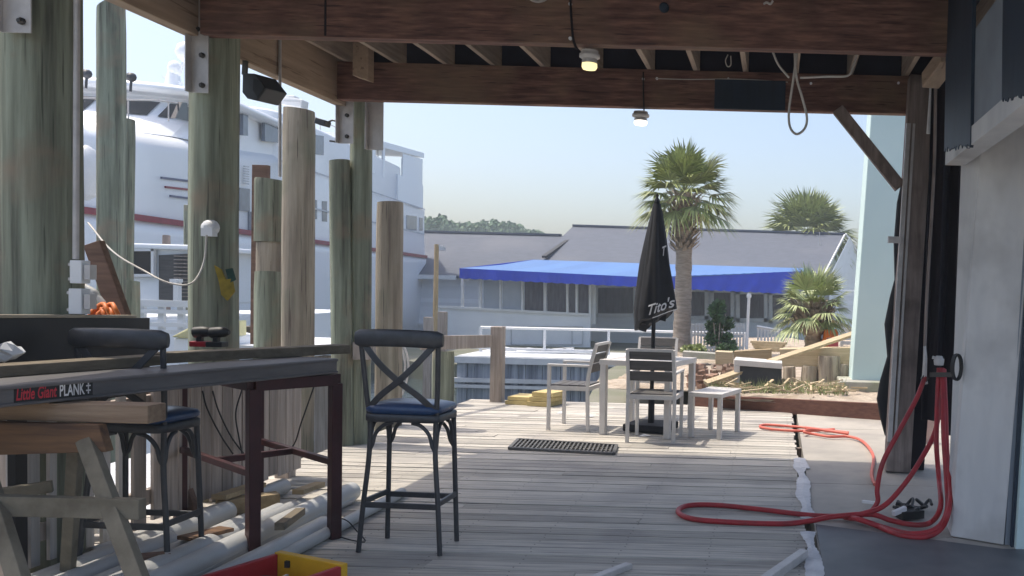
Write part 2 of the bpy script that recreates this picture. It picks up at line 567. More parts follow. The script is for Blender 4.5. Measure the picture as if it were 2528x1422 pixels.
S(m.build('sand', mats['sand'], origin=(0, 10, 0)))
m = MB()
m.prism([(-1.0, 10.3, -1.9), (15, 10.3, -1.9), (15, 26.9, -1.9), (-4, 26.9, -1.9), (-3.9, 19, -1.9), (-2.7, 11.3, -1.9)], (0, 0, 1.4))
S(m.build('earth', mats['soil'], origin=(0, 12, -1.9)))

# ------------------------------------------------------------------ roof over the deck
roof = thing('deck_roof', (0, 5, 2.9), 'dark stained timber roof frame with exposed joists over the deck', 'roof')
m = MB()
YA, YB = 5.28, 7.15
m.box((-1.23, YA, 3.19), (4.66, .09, .585))
fr = m.build('beam', mats['beam'], roof, bevel=.004)
fr['label'] = 'near cross beam, dark reddish brown with a vertical joint'
mm = MB()
A = at(813, 50, YA)
mm.box((A.x, YA - .046, 3.19), (.012, .004, .57))
mm.build('joint_gap', mats['void'], fr)
m = MB()
m.box((-1.05, YB, 3.075), (5.3, .09, .31))
fb = m.build('beam', mats['beam'], roof, bevel=.004)
fb['label'] = 'far cross beam under the joist ends'
for n_, (ya, yb, x0, x1) in enumerate(((2.3, 5.42, -3.585, -3.64), (5.425, 7.3, -3.71, -3.74))):
    m = MB()
    m.hexa([(x0 - .045, ya, 2.895), (x0 + .045, ya, 2.895), (x1 + .045, yb, 2.895), (x1 - .045, yb, 2.895),
            (x0 - .045, ya, 3.47), (x0 + .045, ya, 3.47), (x1 + .045, yb, 3.47), (x1 - .045, yb, 3.47)])
    o = m.build('side_beam', mats['ply'], roof, bevel=.004)
    o['label'] = ('nearer tan side beam along the water side', 'farther tan side beam beyond the second post')[n_]
jx = [(px - 1920) / F * YB - .03 for px in (985, 1105, 1222, 1343, 1474, 1603, 1715, 1836, 1960, 2092, 2228, 2330)]
jx = [jx[0] - .41] + jx
for x in jx:
    m = MB()
    m.box((x, (5.325 + 7.28) / 2, 3.35), (.04, 7.28 - 5.325, .235))
    m.build('joist', mats['joist'], roof, bevel=.003)
for x in jx[::2]:
    m = MB()
    m.box((x, 3.8, 3.35), (.04, 2.85, .235))
    m.build('joist', mats['joist'], roof, bevel=.003)
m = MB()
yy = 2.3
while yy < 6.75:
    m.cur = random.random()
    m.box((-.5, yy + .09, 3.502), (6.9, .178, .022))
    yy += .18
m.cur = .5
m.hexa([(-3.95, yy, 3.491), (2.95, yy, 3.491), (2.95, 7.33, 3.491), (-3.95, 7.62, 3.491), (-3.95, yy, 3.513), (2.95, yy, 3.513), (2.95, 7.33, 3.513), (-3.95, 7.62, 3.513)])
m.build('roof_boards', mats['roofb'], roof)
m = MB()
m.box((-.6, 7.3, 3.36), (6.0, .03, .257))
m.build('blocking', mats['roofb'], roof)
A = at(898, 150, 6.95)
m = MB()
m.hexa([A + V(q) for q in ((-.065, -.05, -.13), (.06, -.05, -.165), (.06, .05, -.165), (-.065, .05, -.13), (-.065, -.05, .3), (.06, -.05, .3), (.06, .05, .3), (-.065, .05, .3))])
m.build('hanger_block', mats['ply'], roof, bevel=.003)
A, B = at(1765, 196, YB - .048), at(1938, 274, YB - .048)
m = MB()
m.box(((A.x + B.x) / 2, YB - .053, (A.z + B.z) / 2), (B.x - A.x, .014, abs(A.z - B.z)))
m.build('navy_patch', mats['navy'], roof, bevel=.003)
# diagonal brace
m = MB()
a, b = at(2068, 270, 7.06), at(2222, 462, 6.93)
m.bar(a, b, .05, .1, up=(1, 0, .4))
m.build('diagonal_brace', mats['darkpost'], roof, bevel=.004)


# ------------------------------------------------------------------ piles
def pile_mesh(r0, r1, h, seed, n=20, z0=-1.9, lean=(0, 0), top='flat'):
    rr = random.Random(seed)
    ph = [rr.uniform(0, 6.28) for _ in range(6)]
    m = MB()
    rings = []
    zs = [z0 + (h - z0) * i / 22 for i in range(23)]
    for z in zs:
        t = (z - z0) / (h - z0)
        r = r0 + (r1 - r0) * t
        ring = []
        for k in range(n):
            a = 2 * PI * k / n
            q = r * (1 + .018 * math.sin(2 * a + ph[0] + z * .7) + .012 * math.sin(5 * a + ph[1] + z * 1.9) + .01 * math.sin(9 * a + ph[2] - z * 3) + rr.uniform(-.006, .006))
            dz = 0
            if z == zs[-1]:
                dz = .04 * math.cos(a + ph[3]) * (1.6 if top == 'slant' else .25)
                q *= .96
            ring.append(V((q * math.cos(a) + lean[0] * (z), q * math.sin(a) + lean[1] * z, z + dz)))
        rings.append(ring)
    m.ring(rings, True, True)
    return m


def piling(px, py, Y, dia_px, top_z, mat, label, seed, top='flat', taper=.93, group=None, lean=0., name='piling'):
    c = at(px, py, Y)
    r = dia_px / F * Y / 2
    lx = lean
    o = pile_mesh(r, r * taper, top_z, seed, lean=(lx, 0), top=top)
    for v in o.v:
        v.x += c.x - lx * c.z
        v.y += Y
    ob = o.build(name, mats[mat], origin=(c.x - lx * c.z, Y, -1.9))
    tag(ob, label, 'piling', group)
    return ob, c.x - lx * c.z, r


def bracket(par, x0, x1, ytop, ybot, Y, pxb, side=1):
    """steel channel bolted on a pile: flange, web, bolts"""
    m = MB()
    a, b = at(x0, ybot, Y), at(x1, ybot, Y)
    zt = at(x0, ytop, Y).z
    z0 = b.z
    cx = (a.x + b.x) / 2
    wd = abs(b.x - a.x)
    m.box((cx, Y, (zt + z0) / 2), (wd, .008, zt - z0))
    m.box((cx - wd / 2 + .004, Y - .028, (zt + z0) / 2), (.008, .048, zt - z0))
    o = m.build('bracket', mats['steel'], par, bevel=.002)
    for bx, by in pxb:
        p = at(bx, by, Y - .004)
        q = MB()
        q.lathe((p.x, Y - .003, p.z), [(.017, 0), (.017, .012), (.009, .013), (.009, .024)], 8, R=Matrix.Rotation(PI / 2, 3, 'X'))
        q.build('bolt', mats['bolt'], o)
    return o


P1, x1_, r1_ = piling(104, 500, 4.11, 172, 3.46, 'pile', 'thick green treated pile nearest the camera with grey conduit on its edge', 11)
bracket(P1, 5, 78, -30, 82, 4.11 - .19, ((55, 53),))
P2, x2_, r2_ = piling(529, 500, 5.44, 112, 3.46, 'pile', 'green pile carrying the white outlet cover and a yellow rag', 12)
bracket(P2, 470, 515, -20, 230, 5.44 - .165, ((500, 137), (500, 211), (488, 72)))
P3, x3_, r3_ = piling(889, 700, 7.42, 54, 3.2, 'pile', 'tall pile with two steel channels under the far beam end', 13)
bracket(P3, 835, 872, 165, 355, 7.42 - .16, ((857, 285), (857, 337)))
bracket(P3, 907, 946, 188, 371, 7.42 - .15, ((936, 228), (936, 203)))
# conduit and boxes on the first pile
cr = thing('conduit', (x1_ + r1_ + .02, 4.0, .9), 'grey vertical conduit with two junction boxes on the thick pile', 'conduit')
a, b = at(190, -60, 4.05), at(187, 640, 4.05)
MB().tube([a, b], .013, 8).build('pipe', mats['steel'], cr)
for (xa, ya, xb, yb) in ((170, 642, 200, 700), (167, 712, 200, 776)):
    A, B = at(xa, ya, 4.02), at(xb, yb, 4.02)
    m = MB()
    m.box(((A.x + B.x) / 2, 4.05, (A.z + B.z) / 2), (B.x - A.x, .055, A.z - B.z))
    o = m.build('junction_box', mats['white'], cr, bevel=.004)
    for fz in (A.z - .02, B.z + .02):
        m = MB(); m.box((A.x - .006, 4.04, fz), (.014, .02, .014)); m.build('clip', mats['steel'], o)
    m = MB()
    m.box((B.x + .02, 4.05, (A.z + B.z) / 2), (.028, .04, .07))
    m.build('hub', mats['steel'], o)
# outlet cover with a cord
c = at(510, 563, 5.44 - .17)
ou = thing('outlet_cover', c, 'white domed outlet cover on the pile with a sagging white cord', 'outlet')
m = MB()
R = Matrix.Rotation(PI / 2, 3, 'X')
m.lathe(c + V((0, .05, .005)), [(.05, 0), (.048, .03), (.036, .052), (.012, .06)], 14, R=R)
m.box(c + V((.008, .012, -.025)), (.07, .05, .05))
m.build('cover', mats['white'], ou)
pth = [at(510, 580, 5.2), at(505, 640, 5.2), at(487, 685, 5.15), at(462, 703, 5.1), at(425, 700, 5.1), at(395, 690, 5.1), at(355, 668, 5.15), at(300, 637, 5.2), at(262, 605, 5.3), at(230, 565, 5.4), at(218, 550, 5.5)]
MB().tube(spline(pth, 6), .0055, 6).build('cord', mats['cordw'], ou)
# yellow rag hooked on pile two
rg = MB()
Yr = 5.44 - .172
for pts in (((528, 655), (545, 665), (556, 690), (572, 688), (578, 720), (560, 742), (546, 728), (540, 695)), ((556, 665), (572, 662), (580, 690), (566, 700))):
    P = [at(x, y_, Yr + .0009 * (x - 530)) for x, y_ in pts]
    rg.m = 0 if len(pts) > 5 else 1
    rg.prism(P, (0, .012, 0))
o = rg.build('rag', [M('yellow_rag', (.42, .3, .04), (.25, .19, .03), rough=.9, scale=20, bump=.2), M('green_rag', (.04, .1, .075), (.025, .06, .05), rough=.9, scale=14, bump=.2)])
tag(o, 'yellow and dark green rag snagged on the green pile', 'rag')
# speaker
sp = thing('speaker', at(628, 215, 5.7), 'black angled loudspeaker hanging under the tan side beam', 'speaker')
Y = 5.75
a = [at(598, 180, Y), at(628, 181, Y), at(657, 218, Y), at(634, 249, Y), at(609, 243, Y), at(597, 228, Y)]
MB().prism(a, (.03, .2, .01)).build('cabinet', mats['darkgrey'], sp, bevel=.008)
a = [at(626, 193, Y - .006), at(644, 200, Y - .006), at(653, 218, Y - .006), at(635, 240, Y - .006), at(624, 222, Y - .006)]
MB().prism(a, (0, .012, 0)).build('grille', mats['black'], sp)
MB().bar(at(606, 150, Y + .05), at(604, 185, Y + .05), .03, .02).build('mount', mats['bolt'], sp)
o = MB().tube([at(691, 92, 6.25), at(691, 436, 6.25)], .011, 8).build('conduit', mats['steel'])
tag(o, 'thin grey vertical conduit dropping from the tan side beam', 'conduit')
# flood lights near pile three
fl = thing('floodlight', at(795, 302, 7.2), 'small grey twin floodlight clamped beside the bolted steel channel', 'floodlight')
a = at(797, 303, 7.3)
m = MB(); m.box(a, (.09, .1, .05), Matrix.Rotation(.25, 3, 'Y')); m.build('lamp_head', mats['darkgrey'], fl, bevel=.006)
MB().tube([at(808, 302, 7.3), at(820, 297, 7.3), at(836, 300, 7.3)], .008, 6).build('arm', mats['bolt'], fl)
MB().tube([at(814, 348, 7.3), at(838, 351, 7.3)], .008, 6).build('arm', mats['bolt'], fl)

piling(737, 560, 7.85, 74, 2.97, 'pileb', 'tall weathered brown pile with a cracked flat top behind the table', 21, taper=.97)
piling(842, 700, 7.3, 50, 2.44, 'pile', 'flat topped green pile touching the bracketed pile', 22, lean=-.022)
piling(961, 740, 8.35, 63, 2.19, 'pileb', 'pale split topped pile behind the near bar stool', 23, taper=.96)
piling(275, 420, 9.4, 58, 4.36, 'pile', 'tallest slender green pile rising before the white yacht', 24, top='slant', taper=1.0)
piling(316, 420, 10.3, 30, 3.28, 'pile', 'short leaning green pile tucked behind the slender one', 25, lean=.012)
piling(322, 740, 9.8, 42, 1.35, 'pile', 'low blue green stub pile beside the small cruiser', 29)
piling(468, 640, 16, 26, 2.75, 'pile', 'distant thin green pile left of the outlet cover pile', 26)
piling(411, 680, 15.5, 17, 2.15, 'darkpost', 'distant thin dark post in front of the small cruiser', 27, taper=1.)
piling(1094, 940, 9.9, 55, .62, 'pile', 'short green pile under the wooden guard rail', 28)
# notched pile: two green sleeves round a brown neck
np_ = thing('notched_pile', (at(666, 650, 8.05).x, 8.05, -1.9), 'green pile with a bare brown band cut out of its middle', 'piling')
c = at(666, 650, 8.05)
r = 34 / F * 8.05
for za, zb, rr_, mt, nm in ((-1.9, at(666, 672, 8.05).z, r, 'pile', 'lower_shaft'), (at(666, 671, 8.05).z, at(666, 596, 8.05).z, r * .9, 'pileb', 'neck'), (at(666, 597, 8.05).z, at(666, 443, 8.05).z, r, 'pile', 'upper_shaft')):
    m = pile_mesh(rr_, rr_ * .985, zb, 31 + int(za * 7), z0=za)
    for v in m.v:
        v.x += c.x; v.y += 8.05
    m.build(nm, mats[mt], np_)
m = MB()
m.bar(at(640, 850, 8.25), at(645, 408, 8.25), .15, .045, up=(0, 1, 0))
m.build('backing_board', mats['board_r'], np_)
# leaning brown board, orange cord
m = MB()
a, b = at(232, 600, 4.95), at(300, 790, 4.95)
d = (b - a)
b = a + d * ((a.z - .03) / -d.z) if d.z else b
m.bar(a, b, .1, .045, up=(0, 1, 0))
o = m.build('plank', mats['board_r'], bevel=.004)
tag(o, 'rough brown plank leaning beside the thick nearest pile', 'plank')
m = MB()
for i in range(7):
    a = at(206 + i * 7, 776 - (i % 3) * 11, 4.75)
    m.tube(spline([a + V((0, 0, -.05)), a + V((.05, .03, .01)), a + V((.1, 0, -.02)), a + V((.12, .02, -.09))], 5), .012, 6)
o = m.build('orange_cord', mats['orange'])
tag(o, 'bundle of orange cord heaped below the leaning brown plank', 'cord')
o = MB().tube(spline([at(203, 706, 4.8), at(230, 722, 4.8), at(255, 748, 4.8), at(275, 785, 4.8)], 6), [.022] * 8 + [.014] * 11, 8).build('hose_sleeve', mats['pvc'])
tag(o, 'pale sleeve of hose dropping across the leaning plank', 'hose')

# guard rail
gp = at(1229, 880, 10.3)
gr = thing('guard_rail', (gp.x, 10.3, 0), 'weathered wooden guard rail with square post at the deck corner', 'railing')
zt = at(1229, 806, 10.3).z
m = MB(); m.box((gp.x, 10.3, zt / 2 - .1), (.14, .14, zt + .2)); m.build('post', mats['grey_wood'], gr, bevel=.006)
m = MB(); m.bar((gp.x - .06, 10.2, .735), at(1042, 847, 9.0) , .045, .15); m.build('rail', mats['grey_wood'], gr, bevel=.004)
m = MB()
m.bar(at(874, 866, 7.3), at(925, 866, 7.3), .05, .15)
o = m.build('rail_stub', mats['grey_wood'], bevel=.004)
tag(o, 'short cut rail end fixed to the bracketed pile', 'rail')
# ladder handle behind the stool
hd = MB()
for dx in (0, .035):
    hd.tube(spline([at(985, 975, 9.3) + V((dx, 0, 0)), at(997, 935, 9.3) + V((dx, 0, 0)), at(1000, 895, 9.3) + V((dx, 0, 0)), at(990, 858, 9.3) + V((dx, 0, 0)), at(962, 840, 9.3) + V((dx, 0, 0)), at(940, 842, 9.3) + V((dx, 0, 0))], 6), .012, 8)
o = hd.build('ladder_handle', mats['patio'])
tag(o, 'curved silver ladder handle behind the crossed back of the near stool', 'handle')

# ------------------------------------------------------------------ fence along the deck edge
fe = thing('picket_fence', (-3.42, 4.5, 0), 'low weathered picket fence behind the bar table', 'fence')
m = MB()
rnd = random.Random(5)
y = 2.2
while y < 6.1:
    wd = .088 if y > 4.5 else .05
    m.cur = rnd.random()
    zt = .84 + rnd.uniform(-.015, .015)
    zb = .06 + rnd.uniform(-.02, .02)
    m.hexa([(-3.43, y, zb), (-3.412, y, zb), (-3.412, y + wd, zb), (-3.43, y + wd, zb), (-3.43, y, zt), (-3.412, y, zt), (-3.412, y + wd, zt), (-3.43, y + wd, zt)])
    m.mi[-6:] = [1 if y < 4.5 else 0] * 6  # near pickets take the paler wood with sunlight in its colour
    y += wd + (.055 if y < 4.55 else .006 + .006 * rnd.random())
m.build('pickets', [mats['grey_wood'], mats['picket']], fe)
for z in (.2, .72):
    MB().bar((-3.45, 2.2, z), (-3.45, 6.12, z), .035, .085).build('rail', mats['grey_wood'], fe)
m = MB(); m.box((-3.5, 6.06, .42), (.1, .09, .84)); m.build('post', mats['grey_wood'], fe)
m = MB(); m.box((-3.5, 3.86, .42), (.1, .09, .84)); m.build('post', mats['grey_wood'], fe)
# black cables on the fence
for i, (pts, lab) in enumerate(((((500, 965), (512, 1010), (545, 1075), (575, 1120)), 'thin black cable sagging on the fence, leftmost of the four'),
                                (((525, 965), (540, 1015), (572, 1080), (610, 1130)), 'thin black cable crossing the fence beside the leftmost cable'),
                                (((598, 960), (582, 1020), (590, 1080), (600, 1130)), 'thin black cable hanging nearly straight in front of the fence'),
                                (((775, 955), (745, 1040), (720, 1105), (660, 1128)), 'thin black cable curving under the right corner of the bar table'))):
    P = [at(x, y_, 5.35 - .1 * (i == 3)) for x, y_ in pts]
    if i < 3:
        P = [onp(x, y_, V((-3.395, 0, 0)), V((1, 0, 0))) for x, y_ in pts]
    o = MB().tube(spline(P, 6), .0045, 6).build('cable', mats['rubber'])
    tag(o, lab, 'cable', 'black cables below the bar table')
# ------------------------------------------------------------------ bar stools
def make_stool(label):
    t = local_thing('bar_stool', (0, 0, 0), 0, label, 'bar stool', 'cross back bar stools')
    r = .0135
    # local: back at -y, seat front at +y
    for s in (-1, 1):
        bk = spline([(s * .218, -.165, 0), (s * .2, -.15, .25), (s * .178, -.135, .5), (s * .176, -.13, .68), (s * .19, -.15, .85), (s * .205, -.188, 1.13)], 5)
        MB().tube(bk, r, 10).build('leg', mats['stool'], t)
        frl = spline([(s * .196, .165, 0), (s * .188, .155, .3), (s * .178, .14, .705)], 5)
        MB().tube(frl, r, 10).build('leg', mats['stool'], t)
    # top rail: bowed, rounded
    m = MB()
    rings = []
    for i in range(17):
        u = -1 + 2 * i / 16
        cy = -.19 - .045 * (1 - u * u)
        e = 1 if abs(u) < .93 else .72
        ring = []
        for k in range(14):
            a = 2 * PI * k / 14
            ring.append(V((u * .232, cy + .021 * e * math.cos(a), 1.132 + .046 * e * math.sin(a) - .008 * u * u)))
        rings.append(ring)
    m.ring(rings)
    m.build('top_rail', mats['stool'], t)
    m = MB()
    for s in (-1, 1):
        pts = [V((s * .196, -.19, 1.11)), V((s * .1, -.21, 1.0)), V((0, -.2 - .008 * s, .905)), V((-s * .1, -.178, .83)), V((-s * .176, -.15, .755))]
        P = spline(pts, 4)
        for a, b in zip(P, P[1:]):
            m.bar(a, b + (b - a) * .05, .012, .03, up=(0, -.2, 1)) if False else None
        rings = []
        for i, p in enumerate(P):
            tt = (P[min(i + 1, len(P) - 1)] - P[max(0, i - 1)]).normalized()
            nrm = V((0, -1, 0))
            sd = tt.cross(nrm).normalized()
            nn = sd.cross(tt).normalized()
            rings.append([p + sd * .016 + nn * .006, p - sd * .016 + nn * .006, p - sd * .016 - nn * .006, p + sd * .016 - nn * .006])
        m.ring(rings, smooth=False)
    m.build('cross_brace', mats['stool'], t, bevel=.003)
    # seat frame, cushion
    def rr_ring(hx, hy, z, rad, n=6):
        out = []
        for cx, cy, a0 in ((1, 1, 0), (-1, 1, 1), (-1, -1, 2), (1, -1, 3)):
            for k in range(n + 1):
                a = (a0 + k / n) * PI / 2
                out.append(V((cx * (hx - rad) + rad * math.cos(a), cy * (hy - rad) + rad * math.sin(a), z)))
        return out
    m = MB()
    m.ring([rr_ring(.192, .17, .69, .05), rr_ring(.198, .176, .695, .05), rr_ring(.198, .176, .725, .05), rr_ring(.192, .17, .73, .05)])
    m.build('seat_frame', mats['stool'], t)
    m = MB()
    m.ring([rr_ring(.178, .158, .729, .06), rr_ring(.2, .18, .743, .07), rr_ring(.203, .182, .757, .07), rr_ring(.194, .174, .773, .07), rr_ring(.15, .135, .786, .08), rr_ring(.06, .06, .792, .05)])
    m.build('cushion', mats['vinyl'], t)
    # arched braces below the seat
    for (ax, ay), (bx, by) in (((-.178, -.135), (.178, -.135)), ((-.178, .14), (.178, .14)), ((-.178, -.135), (-.178, .14)), ((.178, -.135), (.178, .14))):
        for e in (0, 1):
            m = MB()
            p, q = (V((ax, ay, 0)), V((bx, by, 0))) if e == 0 else (V((bx, by, 0)), V((ax, ay, 0)))
            d = q - p
            pts = [p + d * .0 + V((0, 0, .535)), p + d * .05 + V((0, 0, .565)), p + d * .1 + V((0, 0, .625)), p + d * .22 + V((0, 0, .67)), p + d * .36 + V((0, 0, .685))]
            m.tube(spline(pts, 4), .0105, 8)
            m.build('arch_brace', mats['stool'], t)
    for a, b in (((-.2, -.15, .25), (.2, -.15, .25)), ((-.19, .157, .25), (.19, .157, .25)), ((-.2, -.15, .265), (-.19, .157, .265)), ((.2, -.15, .265), (.19, .157, .265))):
        MB().bar(a, b, .016, .03).build('footrest', mats['stool'], t, bevel=.004)
    return t


st = make_stool('dark grey cross back bar stool standing alone on the open deck')
a, b = gz(875, 1357), gz(1074, 1378)
st.location = ((a.x + b.x) / 2 + .03, (a.y + b.y) / 2 + .13, 0)
st.rotation_euler = (0, 0, -.05)
st.scale = (1, .78, 1)
dup(st, (-3.01, 4.04, 0), -.03, 'dark grey cross back bar stool squeezed between the plank table and the fence')

# ------------------------------------------------------------------ bar table with maroon frame
N = gz(624, 1372)
N = V((N.x, N.y, 0))
dS, dL = V((.6, .8, 0)), V((-.8, .6, 0))
tb = thing('bar_table', N, 'tall maroon metal bar table frame carrying the plank', 'table')
ZT = .907
LS, LL = .41, .98
corners = [N, N + dS * LS, N + dS * LS + dL * LL, N + dL * LL]
for c in corners:
    m = MB()
    ang = Matrix.Rotation(math.atan2(dS.y, dS.x), 3, 'Z')
    m.box(c + V((0, 0, (ZT - .05) / 2)), (.056, .056, ZT - .05), ang)
    m.build('leg', mats['maroon'], tb, bevel=.004)
for a, b in zip(corners, corners[1:] + corners[:1]):
    m = MB(); m.bar(a + V((0, 0, ZT - .03)), b + V((0, 0, ZT - .03)), .06, .06); m.build('apron', mats['maroon'], tb, bevel=.003)
for a, b in ((corners[0], corners[3]), (corners[1], corners[2])):
    m = MB(); m.bar(a + V((0, 0, .42)), b + V((0, 0, .42)), .03, .035); m.build('stretcher', mats['maroon'], tb, bevel=.003)
a = (corners[1] + corners[2]) / 2 + V((0, 0, .42)); b = (corners[0] + corners[3]) / 2 + V((0, 0, .42))
m = MB(); m.bar(a, b, .03, .035); m.build('stretcher', mats['maroon'], tb, bevel=.003)

# plank
A, B = at(-120, 1012, 3.0), at(832, 929, 4.62)
A.z = B.z = .914
d = (B - A).normalized()
n = V((-d.y, d.x, 0))
H = .08
pk = thing('scaffold_plank', A, 'grey aluminium scaffold plank bearing a red and black sticker', 'plank')
m = MB()
o_ = n * .3
m.hexa([A, B, B + o_, A + o_, A + V((0, 0, H)), B + V((0, 0, H)), B + o_ + V((0, 0, H)), A + o_ + V((0, 0, H))])
m.bar(A - n * .004 + V((0, 0, H - .008)), B - n * .004 + V((0, 0, H - .008)), .012, .012)
m.bar(A - n * .004 + V((0, 0, .008)), B - n * .004 + V((0, 0, .008)), .012, .012)
body = m.build('body', mats['alu'], pk, bevel=.003)
fn = -n
P0 = A + fn * .001


def text_mesh(s, size, shear=0., bold=0.):
    cu = bpy.data.curves.new('lettering', 'FONT')
    cu.body = s
    cu.size = size
    cu.shear = shear
    cu.offset = bold
    cu.resolution_u = 3
    ob = bpy.data.objects.new('lettering', cu)
    col.objects.link(ob)
    dg = bpy.context.evaluated_depsgraph_get()
    me = bpy.data.meshes.new_from_object(ob.evaluated_get(dg))
    vs = [v.co.copy() for v in me.vertices]
    fs = [tuple(p.vertices) for p in me.polygons]
    bpy.data.objects.remove(ob)
    bpy.data.curves.remove(cu)
    bpy.data.meshes.remove(me)
    return vs, fs


def front(px, py, off=.0):
    return onp(px, py, A + fn * off, fn)


a, b, c_, e_ = front(33, 984, .002), front(143, 970, .002), front(143, 944, .002), front(33, 954, .002)
sA = (front(34, 970) - A).dot(d)
sM = (front(142, 960) - A).dot(d)
sB = (front(228, 953) - A).dot(d)


def onface(s, z, off):
    return A + d * s + V((0, 0, z)) + fn * off


m = MB()
m.prism([onface(sA, .014, 0), onface(sB, .014, 0), onface(sB, .076, 0), onface(sA, .076, 0)], fn * .002)
stk = m.build('sticker', mats['black'], body)
for txt, s0, s1, mt, sh in (('Little Giant', sA + .006, sM - .004, 'redprint', .18), ('PLANK', sM + .006, sB - .03, 'print', 0), ('\u2021', sB - .026, sB - .008, 'print', 0)):
    vs_, fs_ = text_mesh(txt, 1., sh, .02)
    x0 = min(v.x for v in vs_); x1 = max(v.x for v in vs_); y0 = min(v.y for v in vs_); y1 = max(v.y for v in vs_)
    m = MB()
    m.add([onface(s0 + (v.x - x0) / (x1 - x0) * (s1 - s0), .021 + (v.y - y0) / (y1 - y0) * .048, .0032) for v in vs_], fs_)
    m.build('lettering', mats[mt], stk)
# timbers on the plank
zz = .914 + H
a, b = at(-80, 905, 3.35), at(380, 880, 4.05)
a.z = b.z = zz + .024
m = MB(); m.bar(a, b, .13, .046)
o = m.build('timber', mats['board_y'], bevel=.004)
tag(o, 'brown timber offcut lying on the plank, the nearer one', 'timber')
a, b = at(384, 885, 4.12), at(850, 858, 4.98)
a.z = b.z = zz + .026
m = MB(); m.bar(a, b, .12, .05)
o = m.build('timber', mats['board_y'], bevel=.004)
tag(o, 'long grey brown timber on the plank, tip poking past its far end', 'timber')
# drills on the timber
for i, (px, lab) in enumerate(((502, 'black cordless drill with red base resting by the green pile'), (543, 'all black cordless drill beside the red based one'))):
    c = at(px, 850, 4.55)
    c.z = zz + .052
    t = thing('cordless_drill', c, lab, 'drill')
    m = MB(); m.tube([c + V((-.045, 0, .075)), c + V((.0, 0, .08)), c + V((.03, 0, .08)), c + V((.05, 0, .08))], [.03, .03, .026, .012], 10); m.build('body', mats['rubber'], t)
    m = MB(); m.bar(c + V((-.015, 0, .07)), c + V((-.02, 0, .02)), .03, .026, up=(1, 0, 0)); m.build('grip', mats['rubber'], t, bevel=.004)
    m = MB(); m.box(c + V((-.015, 0, .014)), (.085, .06, .028)); m.build('battery', mats['toolred' if i == 0 else 'rubber'], t, bevel=.004)
# crumpled wrapper
rn = random.Random(9)
m = MB()
c = at(22, 868, 3.6)
c.z = zz + .05
for (dx, dz, sx, sz) in ((-.03, .035, .095, .045), ):
    rings = []
    for a in range(7):
        u = -1 + 2 * a / 6
        rr_ = max(.05, (1 - u * u) ** .5)
        rings.append([c + V((dx + u * sx, 0, dz)) + V((rn.uniform(-.008, .008), rr_ * .04 * math.cos(b * PI / 4.5) * rn.uniform(.6, 1.2), rr_ * sz * math.sin(b * PI / 4.5) * rn.uniform(.6, 1.2))) for b in range(9)])
    m.ring(rings, True, False, smooth=False)
o = m.build('wrapper', mats['dockw'])
tag(o, 'crumpled silver wrapper lying on the plank before the black counter', 'wrapper')
# black counter along the fence
ct = thing('bar_counter', (-3.33, 3.6, .76), 'black rail counter with pale raw top edge along the fence', 'counter')
m = MB()
yend = at(378, 800, 4.5).y
m.box((-3.335, (2.2 + yend) / 2, 1.0), (.03, yend - 2.2, .4))
m.v.clear(); m.f.clear(); m.sm.clear(); m.val.clear(); m.mi.clear()
m.hexa([(-3.35, 2.2, .8), (-3.32, 2.2, .8), (-3.32, yend, .8), (-3.35, yend, .8), (-3.35, 2.2, 1.265), (-3.32, 2.2, 1.265), (-3.32, yend, 1.195), (-3.35, yend, 1.195)])
m.build('panel', mats['black'], ct, bevel=.003)
m = MB(); m.bar((-3.34, 2.2, 1.273), (-3.34, yend - .1, 1.205), .05, .014); m.build('top_edge', mats['edge'], ct, bevel=.002)
m = MB(); m.box((-3.325, (2.2 + yend) / 2, .92), (.006, yend - 2.22, .012)); m.build('trim', mats['darkgrey'], ct)
for yy in (2.4, 3.75):
    m = MB(); m.box((-3.355, yy, .43), (.035, .06, .84)); m.build('leg', mats['black'], ct)

# ------------------------------------------------------------------ sawhorse
sh = thing('sawhorse', at(180, 1200, 3.35) * 1, 'rough wooden sawhorse holding up the near end of the plank', 'sawhorse')
a, b = at(-160, 1010, 3.36), at(388, 1018, 3.36)
a.z = b.z = .874
m = MB(); m.bar(a, b, .1, .072); m.build('top_beam', mats['beamtan'], sh, bevel=.004)
m = MB()
a, b = at(-150, 1075, 3.28), at(262, 1068, 3.28)
a.z = b.z = .78
m.prism([a + V((0, 0, -.085)), b + V((.0, 0, -.05)), b + V((-.03, 0, .055)), a + V((0, 0, .055))], (0, .04, 0))
m.build('gusset', mats['brownwood'], sh, bevel=.003)


def leg(p, q, w=.058, t=.04):
    d_ = q - p
    q = p + d_ * (p.z / -d_.z)
    m = MB(); m.bar(p, q, w, t, up=(.2, -1, 0)); return m.build('leg', mats['horse'], sh, bevel=.003)


leg(at(212, 1085, 3.3), at(330, 1400, 3.05))
leg(at(188, 1090, 3.43), at(168, 1400, 3.72), .045)
leg(at(-60, 1095, 3.3), at(40, 1410, 3.0))
m = MB(); a, b = at(-150, 1243, 3.16), at(352, 1256, 3.16); m.bar(a, b, .04, .075); m.build('crossbar', mats['horse'], sh, bevel=.003)
m = MB(); a, b = at(-150, 1243, 3.55), at(130, 1200, 3.75); m.bar(a, b, .04, .05); m.build('crossbar', mats['horse'], sh, bevel=.003)

